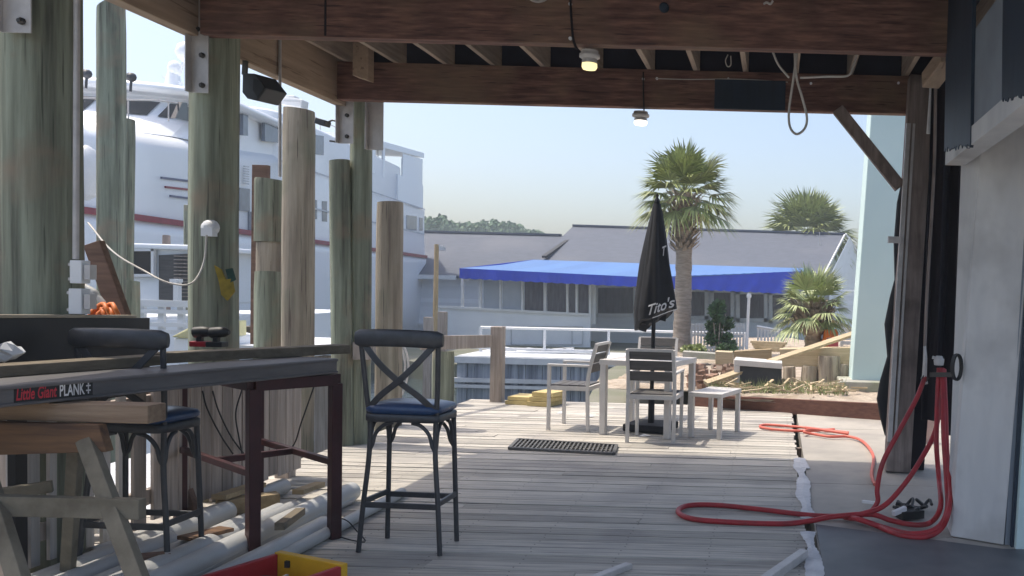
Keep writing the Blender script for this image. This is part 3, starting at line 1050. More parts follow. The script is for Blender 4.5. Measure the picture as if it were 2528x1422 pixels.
# ------------------------------------------------------------------ white pipes on the deck
def pipe(px, py, r, back, label, hollow=False, tilt=0., dxy=0.):
    e = gz(px, py, r)
    m = MB()
    s = V((e.x + dxy * back, e.y - back, r + tilt))
    if hollow:
        m.tube([e, s], r, 20, caps=False)
        m.tube([s, e], r * .86, 20, caps=False)
        ring = lambda c, q: [c + V((q * math.cos(2 * PI * k / 20), 0, q * math.sin(2 * PI * k / 20))) for k in range(20)]
        for c in (e, s):
            m.ring([ring(c, r), ring(c, r * .86)], True, False, False)
    else:
        m.tube([e, s], r, 20)
    o = m.build('pipe', mats['pvc'])
    return tag(o, label, 'pipe', 'pale pipes laid along the deck')


pipe(868, 1213, .06, 2.6, 'thickest pale pipe, its far end just left of the near stool', True)
pipe(992, 1216, .033, 2.4, 'slim pipe reaching farthest right, ending behind the near stool', True)
pipe(868, 1232, .028, 2.2, 'slim pipe wedged between the thickest pipe and the farthest right one')
pipe(700, 1200, .05, 3.2, 'grey pipe with its end showing behind the maroon front table leg', True)
pipe(742, 1246, .045, 2.9, 'sunlit pipe under the middle of the bar table', True)
pipe(690, 1262, .05, 2.6, 'pale pipe lying left of the thickest one, mostly under the table')
pipe(905, 1262, .03, 1.9, 'slim pipe closest to the open deck boards beside the table leg')
pipe(610, 1290, .055, 1.9, 'pale pipe in the shade between the far stool and the maroon leg')
pipe(470, 1300, .06, 1.4, 'pale pipe passing below the far bar stool')
pipe(520, 1352, .07, 1.1, 'thick pale pipe crossing below the maroon front leg towards the fence', True)
pipe(800, 1296, .05, 2.2, 'pale pipe running past the right table leg foot on its shaded side')
pipe(560, 1262, .06, 2.4, 'pale pipe half hidden behind the far stool legs, nearest the fence', True)
pipe(420, 1340, .06, 1.2, 'pale pipe under the sawhorse side of the far stool')
# the open ended short pipe
e = gz(228, 1376, .05)
m = MB()
q = e + V((.55, .95, 0))
q = e + (at(620, 1240, 5.2) - e) * .5
q.z = .05
m.tube([e, q], .05, 20, caps=False); m.tube([q, e], .042, 20, caps=False)
o = m.build('pipe', mats['pvc'])
tag(o, 'short cream pipe with open end facing the camera by the fence', 'pipe', 'pale pipes laid along the deck')
m = MB(); m.lathe(gz(228, 1376, .05) + (q - e).normalized() * .02, [(.042, 0), (.042, .005)], 16, R=V((0, 0, 1)).rotation_difference((q - e).normalized()).to_matrix())
tag(m.build('pipe_plug', mats['edge']), 'tan plug inside the short open pipe end', 'plug')
# a made-up pale dock, added so the picket gaps look bright
fd = thing('bright_backing_dock', (-5.6, 6, -1.9), 'pale dock added to brighten the view between the fence pickets', 'dock')
m = MB()
yy = 2.6
while yy < 9.0:
    m.cur = random.random()
    m.box((-5.6, yy + .07, -.5), (2.1, .134, .05))
    yy += .14
m.build('planking', mats['dockw'], fd)
m = MB(); m.box((-5.6, 5.8, -.8), (2.0, 6.2, .5)); m.build('float', mats['conc'], fd, bevel=.02)
# wood scraps
m = MB(); c = gz(425, 1255); m.box(c + V((0, 0, .13)), (.12, .12, .26), Matrix.Rotation(.3, 3, 'Y') @ Matrix.Rotation(.4, 3, 'Z'))
tag(m.build('wood_block', mats['board_x'], bevel=.004), 'tan wood block standing on the deck behind the far stool legs', 'block')
m = MB(); c = gz(600, 1268); m.bar(c + V((-.09, -.1, .06)), c + V((.14, .12, .06)), .1, .09)
tag(m.build('wood_block', mats['board_x'], bevel=.004), 'short tan lumber offcut lying among the pipes', 'block')
m = MB(); c = gz(150, 1378); m.box(c + V((0, 0, .04)), (.09, .08, .08), Matrix.Rotation(.3, 3, 'Z')); m.box(c + V((.0, 0, .088)), (.05, .05, .016))
tag(m.build('paint_tin', mats['toolred'], bevel=.008), 'small red tin on the deck at the foot of the fence', 'tin')
rn = random.Random(15)
for i, (px, py, s, lab) in enumerate(((235, 1330, .09, 'white crumpled plastic scrap at the fence foot, the taller one'), (300, 1340, .06, 'white crumpled plastic scrap lying right of the taller one'), (85, 1372, .07, 'white crumpled plastic scrap at the left edge by the pickets'))):
    c = gz(px, py)
    m = MB()
    vs_ = []
    for k in range(26):
        a = rn.uniform(0, 6.28); el = rn.uniform(0, 1.5)
        rr_ = s * rn.uniform(.5, 1.1)
        vs_.append(c + V((rr_ * math.cos(a) * math.cos(el), rr_ * math.sin(a) * math.cos(el), .01 + rr_ * math.sin(el))))
    for k in range(24):
        m.prism([vs_[k], vs_[k + 1], vs_[k + 2]], (.002, .002, .002))
    tag(m.build('plastic_scrap', mats['white']), lab, 'scrap')

for (p0, p1, w_, h_, mt, lab) in (
        ((540, 1228), (640, 1196), .09, .03, 'board_x', 'flat tan board scrap on the pipes close to the fence end'),
        ((690, 1300), (742, 1262), .05, .04, 'board_y', 'dark brown offcut lying across the pipes between the table legs'),
        ((455, 1330), (560, 1305), .1, .02, 'brownwood', 'dark plywood strip on the pipes under the far stool'),
        ((330, 1380), (420, 1372), .06, .035, 'board_r', 'red brown offcut beside the sawhorse leg on the pipes'),
        ((735, 1215), (790, 1195), .07, .03, 'board_x', 'small pale offcut in the sun behind the right table leg')):
    p, q = gz(*p0, .13), gz(*p1, .12)
    m = MB(); m.bar(p, q, w_, h_)
    tag(m.build('wood_scrap', mats[mt], bevel=.003), lab, 'wood scrap', 'wood scraps under the bar table')

# ------------------------------------------------------------------ red and yellow toolbox
TA, TB = gz(690, 1362, .165), gz(846, 1392, .165)
TA.z = TB.z = 0
te = (TB - TA).normalized()
tl = V((te.y, -te.x, 0))            # from the yellow end back towards the camera
TL = .74
tx = thing('tool_tray', (TA + TB) / 2 + tl * TL / 2, 'open red tool tray with a yellow end lying on the deck', 'tool tray')


def tray_wall(a, b, mt, nm, t=.02, h=.15, z0=.015):
    m = MB(); m.bar(a + V((0, 0, z0 + h / 2)), b + V((0, 0, z0 + h / 2)), t, h); return m.build(nm, mats[mt], tx, bevel=.004)


ye = tray_wall(TA - te * .012, TB + te * .012, 'toolyel', 'end_wall', .034, .152)
tray_wall(TA + tl * TL, TB + tl * TL, 'toolyel', 'end_wall', .034, .152)
for c in (TA, TB):
    tray_wall(c + tl * .018, c + tl * (TL - .018), 'toolred', 'side_wall', .026, .145)
m = MB(); m.bar((TA + TB) / 2 + tl * .02 + V((0, 0, .012)), (TA + TB) / 2 + tl * (TL - .02) + V((0, 0, .012)), (TB - TA).length - .03, .014); m.build('bottom', mats['toolred'], tx)
m = MB(); m.box(TA.lerp(TB, .2) + tl * .0185 + V((0, 0, .125)), (.022, .022, .03)); m.build('latch_hole', mats['rubber'], ye)
m = MB(); m.bar(TA.lerp(TB, .3) + tl * .12 + V((0, 0, .1)), TA.lerp(TB, .72) + tl * .66 + V((0, 0, .115)), .1, .015); m.build('inner_tray', mats['darkgrey'], tx, bevel=.004)
m = MB(); m.bar(TA.lerp(TB, .45) + tl * .1 + V((0, 0, .112)), TA.lerp(TB, .82) + tl * .5 + V((0, 0, .125)), .012, .01); m.build('level_edge', mats['print'], tx)
m = MB(); m.box(gz(515, 1400) + V((0, 0, .05)), (.1, .08, .1), Matrix.Rotation(.5, 3, 'Z') @ Matrix.Rotation(.35, 3, 'Y'))
tag(m.build('rubber_wedge', mats['darkgrey'], bevel=.006), 'dark wedge block just behind the red tool tray', 'wedge')
m = MB()
P = [gz(800, 1278, .03), gz(850, 1282, .1), gz(880, 1310, .05), gz(900, 1338, .012), gz(830, 1322, .01), gz(815, 1300, .012)]
tag(m.tube(spline(P, 6), .0035, 6).build('cable', mats['rubber']), 'thin loose cable curling between the table leg and the near stool', 'cable')

# metal bars at the bottom edge
for (a, b, w_, h_, lab) in (((1478, 1425), (1553, 1396), .045, .03, 'grey metal bar end at the lower middle of the deck'), ((1880, 1440), (1985, 1366), .05, .045, 'grey metal bar with bright edge lying beside the seam')):
    p, q = gz(*a, h_ / 2), gz(*b, h_ / 2)
    p = q + (p - q) * 3.2
    m = MB(); m.bar(p, q, w_, h_)
    tag(m.build('metal_bar', mats['steel'], bevel=.004), lab, 'bar')
# ------------------------------------------------------------------ patio set in the sun
tc_ = V((-1.253, 8.42, 0))
pt = local_thing('patio_table', tc_, -.245, 'square pale metal patio table with the black umbrella through it', 'table')
hx, hz = .365, .73
for sx in (-1, 1):
    for sy in (-1, 1):
        m = MB(); m.box((sx * (hx - .035), sy * (hx - .035), (hz - .05) / 2), (.058, .058, hz - .05)); m.build('leg', mats['patio'], pt, bevel=.004)
m = MB()
for s in (-1, 1):
    m.box((0, s * (hx - .035), hz - .03), (2 * hx, .07, .05))
    m.box((s * (hx - .035), 0, hz - .03), (.07, 2 * hx - .141, .05))
m.build('top_frame', mats['patio'], pt, bevel=.003)
m = MB()
for i in range(6):
    yy = -.245 + i * .098
    if abs(yy) < .04 or True:
        for xa, xb in ((-.294, -.045), (.045, .294)) if abs(yy) < .06 else ((-.294, .294),):
            m.box(((xa + xb) / 2, yy, hz - .018), (xb - xa, .09, .02))
m.build('slats', mats['patio'], pt)


def make_chair(label, arms=True):
    t = local_thing('patio_chair', (0, 0, 0), 0, label, 'chair', 'slatted patio chairs')
    # local: back at -y, sits facing +y
    for s in (-1, 1):
        P = spline([(s * .215, -.2, 0), (s * .215, -.19, .42), (s * .213, -.205, .6), (s * .21, -.27, .86)], 4)
        m = MB()
        for a, b in zip(P, P[1:]):
            m.bar(a, b + (b - a) * .04, .03, .03)
        m.build('leg', mats['patio'], t)
        m = MB(); m.bar((s * .215, .2, 0), (s * .215, .2, .64 if arms else .42), .03, .03); m.build('leg', mats['patio'], t)
        if arms:
            m = MB(); m.bar((s * .215, .215, .645), (s * .215, -.215, .645), .042, .022); m.build('armrest', mats['patio'], t, bevel=.004)
        m = MB(); m.bar((s * .215, -.19, .42), (s * .215, .2, .42), .03, .04); m.build('side_rail', mats['patio'], t)
    for yy in (-.19, .2):
        m = MB(); m.bar((-.215, yy, .42), (.215, yy, .42), .03, .04); m.build('seat_rail', mats['patio'], t)
    m = MB()
    for k in range(4):
        m.box((0, -.13 + k * .095, .445), (.4, .085, .016))
    m.build('seat', mats['slat'], t)
    for k in range(3):
        z = .585 + k * .1
        yy = -.205 - (z - .6) / .26 * .065
        m = MB(); m.box((0, yy, z + .03), (.4, .018, .088), Matrix.Rotation(.24, 3, 'X')); m.build('back_slat', mats['slat'], t, bevel=.002)
    m = MB(); m.bar((-.21, -.268, .857), (.21, -.268, .857), .026, .026); m.build('back_rail', mats['patio'], t)
    return t


pc = make_chair('patio chair with its slatted grey back to the camera, tucked under the table')
a, b = gz(1551, 1091), gz(1665.7, 1096.5)
pc.location = ((a.x + b.x) / 2, (a.y + b.y) / 2 + .2, 0)
pc.rotation_euler = (0, 0, -.06)
dup(pc, (-2.0, 8.52, 0), math.radians(84), 'patio chair turned sideways at the water side of the table')
dup(pc, (-1.36, 9.36, 0), math.radians(175), 'patio chair on the far side of the table, mostly hidden')
# low side table
sd = local_thing('side_table', (-.585, 8.34, 0), -.3, 'low pale side table with grey slatted top beside the patio table', 'side table')
for sx in (-1, 1):
    for sy in (-1, 1):
        m = MB(); m.box((sx * .145, sy * .25, .2), (.042, .042, .4)); m.build('leg', mats['patio'], sd, bevel=.003)
m = MB()
for s in (-1, 1):
    m.box((0, s * .255, .415), (.34, .05, .04)); m.box((s * .148, 0, .415), (.044, .459, .04))
m.build('top_frame', mats['patio'], sd, bevel=.003)
m = MB()
for k in range(5):
    m.box((0, -.18 + k * .09, .425), (.25, .085, .014))
m.build('slats', mats['patio'], sd)

# umbrella
ub = gz(1622, 1064)
ub = V((tc_.x + .02, tc_.y + .05, 0))
us = thing('umbrella_stand', ub, 'black square weighted umbrella stand under the patio table', 'umbrella stand')
m = MB(); m.box(ub + V((0, 0, .045)), (.44, .4, .07), Matrix.Rotation(-.24, 3, 'Z')); m.build('base', mats['umb'], us, bevel=.012)
m = MB(); m.lathe(ub, [(.032, .08), (.032, .3), (.028, .31)], 12); m.build('socket', mats['umb'], us)
um = thing('patio_umbrella', ub + V((0, 0, .31)), 'closed black patio umbrella with white script lettering', 'umbrella')
lean = V((.006, 0, 1))
MB().tube([ub + V((0, 0, .312)), ub + lean * 2.28], .02, 12).build('pole', mats['umb'], um)
MB().lathe(ub + lean * 2.25, [(.018, 0), (.03, .02), (.026, .05), (.012, .07), (.016, .09), (.003, .115)], 12).build('finial', mats['umb'], um)


def can_r(z, a):                  # closed, wrapped canopy: radius by height and angle
    t = (2.265 - z) / 1.29
    base = .035 + .155 * min(1, t * 1.25) ** .9 * (1 if t < .9 else 1)
    pl = .018 * math.sin(4 * a + 1.2 + 2 * t) + .011 * math.sin(7 * a - 3 * t) + .006 * math.sin(13 * a)
    return max(.02, base + pl * min(1, t * 2.2))


def can_bot(a):                   # lower hem: hangs lowest at the left, lifts to the right
    return 1.115 + .12 * math.cos(a + .35) + .022 * math.sin(5 * a)


rings = []
NA = 64
for i in range(30):
    t = i / 29
    ring = []
    for k in range(NA):
        a = 2 * PI * k / NA
        z = 2.26 + (can_bot(a) - 2.26) * t
        r = can_r(z, a) + (.028 * max(0, math.cos(a)) * max(0, t - .55) * 2)
        ring.append(ub + V((lean.x * z + r * math.cos(a), r * math.sin(a), z)))
    rings.append(ring)
m = MB()
m.ring(rings, True, True)
# gathered hem folds hanging below
rn = random.Random(4)
for k in range(9):
    a = -2.6 + k * .42
    z0 = can_bot(a) + .03
    p = ub + V((.11 * math.cos(a), .11 * math.sin(a), z0))
    m.prism([p + V((-.05, 0, 0)), p + V((.05, 0, 0)), p + V((.03, .01, -.07 - .03 * rn.random())), p + V((-.035, .01, -.055 - .03 * rn.random()))], (0, .02, 0))
cn = m.build('canopy', mats['umb'], um)


def on_can(a, z, off):
    t = (2.26 - z) / (2.26 - can_bot(a))
    r = can_r(z, a) + (.028 * max(0, math.cos(a)) * max(0, t - .55) * 2) + off
    return ub + V((lean.x * z + r * math.cos(a), r * math.sin(a), z))


def wrap_text(txt, a0, a1, z0, hgt, rise, shear):
    vs_, fs_ = text_mesh(txt, 1., shear, .015)
    x0 = min(v.x for v in vs_); x1 = max(v.x for v in vs_); y0 = min(v.y for v in vs_); y1 = max(v.y for v in vs_)
    # subdivide by keeping faces: project every vertex on the cloth
    P = []
    for v in vs_:
        u = (v.x - x0) / (x1 - x0)
        P.append(on_can(a0 + (a1 - a0) * u, z0 + rise * u + (v.y - y0) / (y1 - y0) * hgt, .007))
    m = MB()
    m.add(P, fs_)
    return m


wrap_text("Tito's", -1.72, -.42, 1.155, .105, .09, .3).build('lettering', mats['print'], cn)
wrap_text("T", -.78, -.42, 1.74, .09, .02, .3).build('lettering', mats['print'], cn)
m = MB()
for k in range(14):
    a0 = -1.5 + 1.15 * k / 14
    a1 = a0 + 1.15 / 14
    m.add([on_can(a0, 1.128 + .09 * k / 14, .007), on_can(a1, 1.128 + .09 * (k + 1) / 14, .007), on_can(a1, 1.137 + .09 * (k + 1) / 14, .007), on_can(a0, 1.137 + .09 * k / 14, .007)], [(0, 1, 2, 3)])
m.build('underline', mats['print'], cn)

# floor grate
A, B, C, D = gz(1258, 1110), gz(1515, 1124), gz(1522, 1103), gz(1280, 1088)
gt = thing('floor_grate', (A + C) / 2, 'rusty metal floor grate lying in the sun by the shadow edge', 'grate')
m = MB()
for p, q in ((A, B), (B, C), (C, D), (D, A)):
    m.bar(p + V((0, 0, .012)), q + V((0, 0, .012)), .03, .022)
m.build('frame', mats['grate'], gt)
m = MB()
for k in range(1, 24):
    t = k / 24
    m.bar(A.lerp(B, t) + V((0, 0, .011)), D.lerp(C, t) + V((0, 0, .011)), .014, .018)
for k in range(1, 5):
    t = k / 5
    m.bar(A.lerp(D, t) + V((0, 0, .008)), B.lerp(C, t) + V((0, 0, .008)), .008, .01)
m.build('bars', mats['grate'], gt)
# yellow lumber at the corner
for (q0, q1, z, h, lab) in (((1262, 980), (1328, 985), .0, .1, 'yellow lumber stack on the deck corner, lower left one'), ((1318, 968), (1372, 973), .0, .17, 'taller yellow lumber stack right of the lower one'), ):
    a, b = at(q0[0], q0[1], 10.2 if h < .15 else 10.12), at(q1[0], q1[1], 10.12 if h < .15 else 10.02)
    m = MB()
    n_ = 2 if h < .15 else 3
    for k in range(n_):
        m.cur = random.random()
        dz = h * (k + .5) / n_
        p, q = V((a.x, a.y, dz + z)), V((b.x, b.y, dz + z))
        m.bar(p + V((.03 * k, 0, 0)), q + V((.02 * k, .03, 0)), .32, h / n_ - .006)
    tag(m.build('lumber_stack', mats['yellow'], bevel=.003), lab, 'lumber')
# paper scraps
for i, (px, py, lab) in enumerate(((1385, 1022, 'small white paper scrap on the deck left of the patio table'), (1455, 1030, 'white paper scrap between the sideways chair legs'), (1590, 1078, 'tiny white scrap before the umbrella stand'))):
    c = gz(px, py)
    m = MB(); m.prism([c + V((-.05, -.02, .004)), c + V((.03, -.035, .012)), c + V((.06, .02, .006)), c + V((-.01, .03, .02))], (0, 0, .003))
    tag(m.build('paper_scrap', mats['white']), lab, 'scrap')

# brown retaining board
A, B = at(1700, 1003, 10.36), at(2210, 1043, 9.55)
m = MB()
m.hexa([(A.x, A.y, -.02), (B.x, B.y, -.02), (B.x, B.y + .05, -.02), (A.x, A.y + .05, -.02), (A.x, A.y, .14), (B.x, B.y, .185), (B.x, B.y + .05, .185), (A.x, A.y + .05, .14)])
tag(m.build('retaining_board', M('red_brown_board', (.2, .095, .065), (.12, .055, .042), rough=.85, scale=2, stretch=ALX, bump=.25), bevel=.004), 'long red brown retaining board holding back the sand', 'board')

# ------------------------------------------------------------------ far right: post, cloth, white post, fascia
pb, ptp = at(2214, 1166, 6.82), at(2268, 292, 7.0)
pb.z = 0
m = MB()
d = (ptp - pb).normalized()
top = pb + d * (3.2 / d.z)
m.bar(pb, top, .2, .14, up=(0, -1, 0))
o = m.build('timber_post', mats['darkpost'], bevel=.006)
tag(o, 'leaning dark timber post under the far beam', 'post')
m = MB()
a, b = at(2196, 1090, 6.74), at(2243, 305, 6.92)
m.bar(a, b, .035, .03)
m.bar(a + V((.045, .01, 0)), b + V((.045, .01, 0)), .02, .025)
o = m.build('track_rail', mats['steel'])
m2 = MB()
for py in (592,):
    p = at(2208, py, 6.75); m2.box(p, (.1, .05, .05))
tag(o, 'pale metal track rail fixed along the leaning timber post', 'rail')
m2.build('clip', mats['steel'], o)
# black tarp furled behind the rail
out = [(2247, 300), (2232, 420), (2214, 500), (2206, 600), (2208, 690), (2196, 735), (2183, 800), (2190, 880), (2172, 940), (2164, 985), (2172, 1030), (2184, 1075)]
m = MB()
rings = []
for i, (px, py) in enumerate(out):
    Y = 7.0
    a = at(px, py, Y)
    b = at(px + 34 + (2240 - px) * .25, py, Y)
    cx, hw = (a.x + b.x) / 2, (b.x - a.x) / 2
    rings.append([V((cx + hw * math.cos(2 * PI * k / 12) , Y + .05 * math.sin(2 * PI * k / 12) * (1 + .4 * math.sin(i * 2 + k)), a.z)) for k in range(12)])
m.ring(rings)
tag(m.build('furled_tarp', mats['umb']), 'black furled tarp bunched along the outer side of the leaning post', 'tarp')
# second dark post and dark curtain in the doorway
m = MB()
a, b = at(2258, 1168, 6.95), at(2330, 200, 6.95)
a.z = 0
m.bar(a, b + (b - a) * .1, .13, .13, up=(0, -1, 0))
tag(m.build('timber_post', mats['void'], bevel=.004), 'nearly black post close behind the leaning timber post', 'post')
m = MB()
rings = []
for i in range(25):
    t = i / 24
    x0 = 2285 + t * 190
    z1 = at(2300, 1040 if i < 8 else 1075, 6.4).z
    fold = .045 * math.sin(t * 28)
    p = at(x0, 700, 6.45)
    rings.append([V((p.x, 6.45 + fold, z1)), V((p.x, 6.45 + fold, 3.2)), V((p.x, 6.45 + fold + .012, 3.2)), V((p.x, 6.45 + fold + .012, z1))])
m.ring(rings, smooth=False)
tag(m.build('dark_curtain', mats['void']), 'near black cloth hanging in the gap behind the white post', 'curtain')
a, b = at(2293, 560, 6.3), at(2258, 1000, 6.3)
tag(MB().tube(spline([at(2310, 205, 6.35), at(2306, 420, 6.33), at(2290, 700, 6.3), at(2283, 860, 6.3)], 6), .012, 8).build('conduit', mats['darkpost']), 'thin brownish conduit running down before the dark cloth', 'conduit')
tag(MB().tube([at(2301, 196, 6.6), at(2292, 330, 6.6)], .016, 8).build('pipe', mats['white']), 'short bright white pipe just under the beam by the dark post', 'pipe')
# pale panel for the sunlit floor beyond the gap, light in its colour
m = MB(); a = gz(2297, 1102); m.box((a.x, a.y + .2, .14), (.22, .04, .28))
tag(m.build('lit_floor_panel', M('lit_floor_tone', (.6, .42, .38), rough=.8, bump=.1), bevel=.003), 'pale pink panel added as sunlit floor seen through the gap below the dark cloth', 'board')

# white post
wp = thing('white_post', at(2400, 1320, 5.0), 'thick off white square post in the shade at the doorway', 'post')
D0 = gz(2347, 1324); E0 = gz(2478, 1346); L0 = V((D0.x + .0, D0.y + .22, 0)); L0.x = gz(2338, 1296).x * (D0.y + .22) / gz(2338, 1296).y
zt = 2.22
zt = 2.72
D1 = at(2437, 165, D0.y); E1 = at(2575, 165, E0.y); L1 = at(2381, 170, L0.y)
for q in (D1, E1, L1): q.z = zt
bk0, bk1 = E0 + (L0 - D0), E1 + (L1 - D1)
for q in (D0, E0, L0, bk0): q.z = 0
m = MB(); m.hexa([D0, E0, bk0, L0, D1, E1, bk1, L1]); m.build('shaft', mats['postw'], wp, bevel=.006)
# dark door jamb right of the post
jb = thing('door_jamb', E0 + V((.05, .05, 0)), 'dark painted door jamb at the right edge beside the white post', 'door jamb')
def slab4(x0, x1, Y, z0, z1, mt, nm, t=.08):
    a, b = at(x0[0], 1340, Y), at(x1[0], 1340, Y)
    c, d = at(x0[1], 600, Y), at(x1[1], 600, Y)
    def ext(p, q, z):
        return p + (q - p) * ((z - p.z) / (q.z - p.z))
    m = MB()
    A_, B_, C_, D_ = ext(a, c, z0), ext(b, d, z0), ext(b, d, z1), ext(a, c, z1)
    m.prism([A_, B_, C_, D_], (0, t, 0))
    return m.build(nm, mats[mt], jb, bevel=.003)
slab4((2481, 2528), (2495, 2540), 4.84, 0, 2.2, 'fascia', 'casing')
slab4((2496, 2540), (2506, 2555), 4.80, 0, 2.2, 'navy', 'jamb_edge', .03)
slab4((2509, 2556), (2640, 2680), 4.76, 0, 2.2, 'teal', 'panel', .05)
# header fascia running towards the camera
fs = thing('header_beam', at(2400, 300, 4.8), 'grey painted header beam with ragged navy paint above the white post', 'beam')
a, b = at(2333, 408, 5.2), at(2560, 276, 3.3)
m = MB()
zb = a.z
x0, x1 = a.x, b.x
m.hexa([(x0, 5.2, zb), (x0 + .12, 5.2, zb), (x1 + .12, 2.4, zb), (x1, 2.4, zb), (x0, 5.2, zb + .1), (x0 + .12, 5.2, zb + .1), (x1 + .12, 2.4, zb + .1), (x1, 2.4, zb + .1)])
m.build('lower_trim', mats['postw'], fs, bevel=.003)
m = MB()
m.hexa([(x0 + .012, 5.19, zb + .101), (x0 + .1, 5.19, zb + .101), (x1 + .1, 2.4, zb + .101), (x1 + .012, 2.4, zb + .101), (x0 + .012, 5.19, zb + .62), (x0 + .1, 5.19, zb + .62), (x1 + .1, 2.4, zb + .62), (x1 + .012, 2.4, zb + .62)])

m.build('face_board', mats['fascia'], fs, bevel=.003)
rn = random.Random(8)
def ragged(xl, xr, yt, yb, Y, nm):
    n = 12
    n = 40
    hn = V((-2.8, -(x1 - x0), 0)).normalized()
    hp = V((x0, 5.2, 0)) + hn * .006
    zc = 3.46
    def hpt(px, py):
        q = onp(px, py, hp, hn); return V((q.x, q.y, min(q.z, zc)))
    P = [hpt(xl, yt), hpt(xr, yt)]
    bot = []
    for i in range(n + 1):
        bot.append(hpt(xr + (xl - xr) * i / n - (7 if yb > 300 else 3), yb + (xr - xl) * (-.55 if yb > 300 else -.6) * (1 - i / n) * .35 + rn.uniform(-9, 5)))
    m = MB(); m.prism(P + bot, -hn * .02); return m.build(nm, mats['navy'], fs)
ragged(2338, 2402, -60, 372, 5.12, 'navy_board')
ragged(2476, 2560, -60, 250, 3.55, 'navy_board')
# upper wall above the header (dark recess)
m = MB()
m.hexa([(x0 + .42, 5.3, 2.3), (x0 + .6, 5.3, 2.3), (x1 + .9, -2, 2.3), (x1 + .6, -2, 2.3), (x0 + .42, 5.3, 3.45), (x0 + .6, 5.3, 3.45), (x1 + .9, -2, 3.45), (x1 + .6, -2, 3.45)])
tag(m.build('upper_wall', mats['void']), 'dark upper wall recess above the grey header beam', 'wall')
m = MB(); m.bar(at(2296, 200, 6.3), at(2345, 135, 5.9), .13, .12)
tag(m.build('lumber_block', mats['ply'], bevel=.01), 'tan lumber block wedged in the corner under the near beam', 'block')
# ------------------------------------------------------------------ hoses
hk = at(2312, 905, 5.5)
def H(pts, r=.0165, n=8):
    P = []
    for p in pts:
        P.append(gz(p[0], p[1], p[2]) if len(p) == 3 and p[2] < .5 else at(p[0], p[1], p[3]))
    return spline(P, n), r
ho = thing('red_hose', hk, 'red hose hung over a hook and looped on the shaded deck', 'hose')
G = .018
runs = [
    [(2284, 930, 9, 5.55), (2262, 985, 9, 5.5), (2222, 1060, 9, 5.45), (2180, 1140, 9, 5.4), (2166, 1205, 9, 5.38), (2166, 1240, .1), (2140, 1268, .03), (2080, 1274, G), (2000, 1272, G), (1880, 1258, G), (1770, 1247, G), (1700, 1248, G), (1674, 1262, G), (1705, 1280, G), (1800, 1289, G), (1930, 1293, G), (2000, 1286, G), (2060, 1275, G + .03), (2150, 1270, G + .035), (2200, 1285, G), (2260, 1296, G), (2300, 1288, .04), (2322, 1250, .16), (2318, 1180, 9, 5.33), (2312, 1100, 9, 5.36), (2314, 1000, 9, 5.45), (2318, 915, 9, 5.5)],
    [(2318, 908, 9, 5.52), (2322, 960, 9, 5.5), (2310, 1060, 9, 5.44), (2270, 1140, 9, 5.36), (2225, 1205, 9, 5.3), (2180, 1250, .1), (2130, 1268, .06), (2085, 1276, G), (2120, 1282, G + .03), (2180, 1302, G), (2250, 1318, G), (2310, 1306, .05), (2338, 1262, .14), (2337, 1190, 9, 5.2), (2330, 1080, 9, 5.3), (2328, 980, 9, 5.42), (2326, 910, 9, 5.5)],
    [(2330, 912, 9, 5.5), (2334, 1000, 9, 5.4), (2338, 1120, 9, 5.27), (2346, 1200, 9, 5.15), (2342, 1262, .16), (2322, 1306, .05), (2280, 1326, G), (2220, 1320, G), (2160, 1296, G), (2120, 1282, G)],
]
for r_ in runs:
    P, r = H(r_)
    MB().tube(P, r, 10).build('hose_run', mats['hose'], ho)
m = MB(); m.tube([at(2283, 855, 5.55), at(2284, 885, 5.55), at(2282, 930, 5.55), at(2287, 948, 5.55)], [.009, .014, .017, .012], 10); m.build('nozzle', mats['steel'], ho)
m = MB(); m.bar(at(2276, 930, 5.55), at(2290, 938, 5.55), .03, .03); m.build('coupling', mats['bolt'], ho)
hkt = thing('hose_hook', hk, 'dark metal tap and hook from which the red hose hangs', 'hook')
m = MB(); m.bar(at(2300, 925, 5.52), at(2352, 925, 5.3), .03, .03); m.build('arm', mats['bolt'], hkt)
m = MB(); m.lathe(at(2318, 890, 5.5), [(.03, -.03), (.035, 0), (.02, .03)], 10); m.bar(at(2302, 882, 5.5), at(2330, 890, 5.5), .02, .02); m.build('valve', mats['steel'], hkt)
P, r = H([(2160, 1196, .02), (2152, 1170, .02), (2156, 1125, .02), (2130, 1090, .02), (2095, 1078, .02), (2050, 1078, .02), (2010, 1072, .02), (1985, 1066, .04), (2010, 1060, .04), (2095, 1071, .02)])
h2 = MB().tube(P, .014, 8)
P2, _ = H([(2095, 1068, .03), (2040, 1062, .03), (1990, 1056, .02), (1920, 1050, .02), (1885, 1049, .02), (1878, 1054, .02), (1910, 1060, .02), (1980, 1064, .02), (2060, 1060, .02)])
h2.tube(P2, .014, 8)
tag(h2.build('salmon_hose', mats['hose2']), 'salmon pink hose lying in a flat loop on the sunny deck', 'hose')
# clutter on the floor inside the loop
rn = random.Random(21)
cl = MB()
for k in range(14):
    c = gz(rn.uniform(2215, 2295), rn.uniform(1250, 1272), .02)
    cl.tube(spline([c, c + V((rn.uniform(-.06, .06), rn.uniform(-.1, .1), rn.uniform(0, .05))), c + V((rn.uniform(-.12, .12), rn.uniform(-.1, .1), rn.uniform(0, .03)))], 4), .011, 6)
c = gz(2245, 1268, .03)
cl.box(c, (.16, .1, .05), Matrix.Rotation(.4, 3, 'Z'))
tag(cl.build('cord_tangle', mats['rubber']), 'black tangle of cord and fittings inside the red hose loop', 'cord')
m = MB(); m.bar(gz(2130, 1238, .02), gz(2165, 1242, .04), .02, .02)
tag(m.build('pale_fitting', mats['white'], bevel=.003), 'tiny pale hose end lying on the slab behind the hose crossing', 'fitting')
m = MB(); m.bar(gz(2205, 1268, .05), gz(2235, 1255, .07), .03, .03)
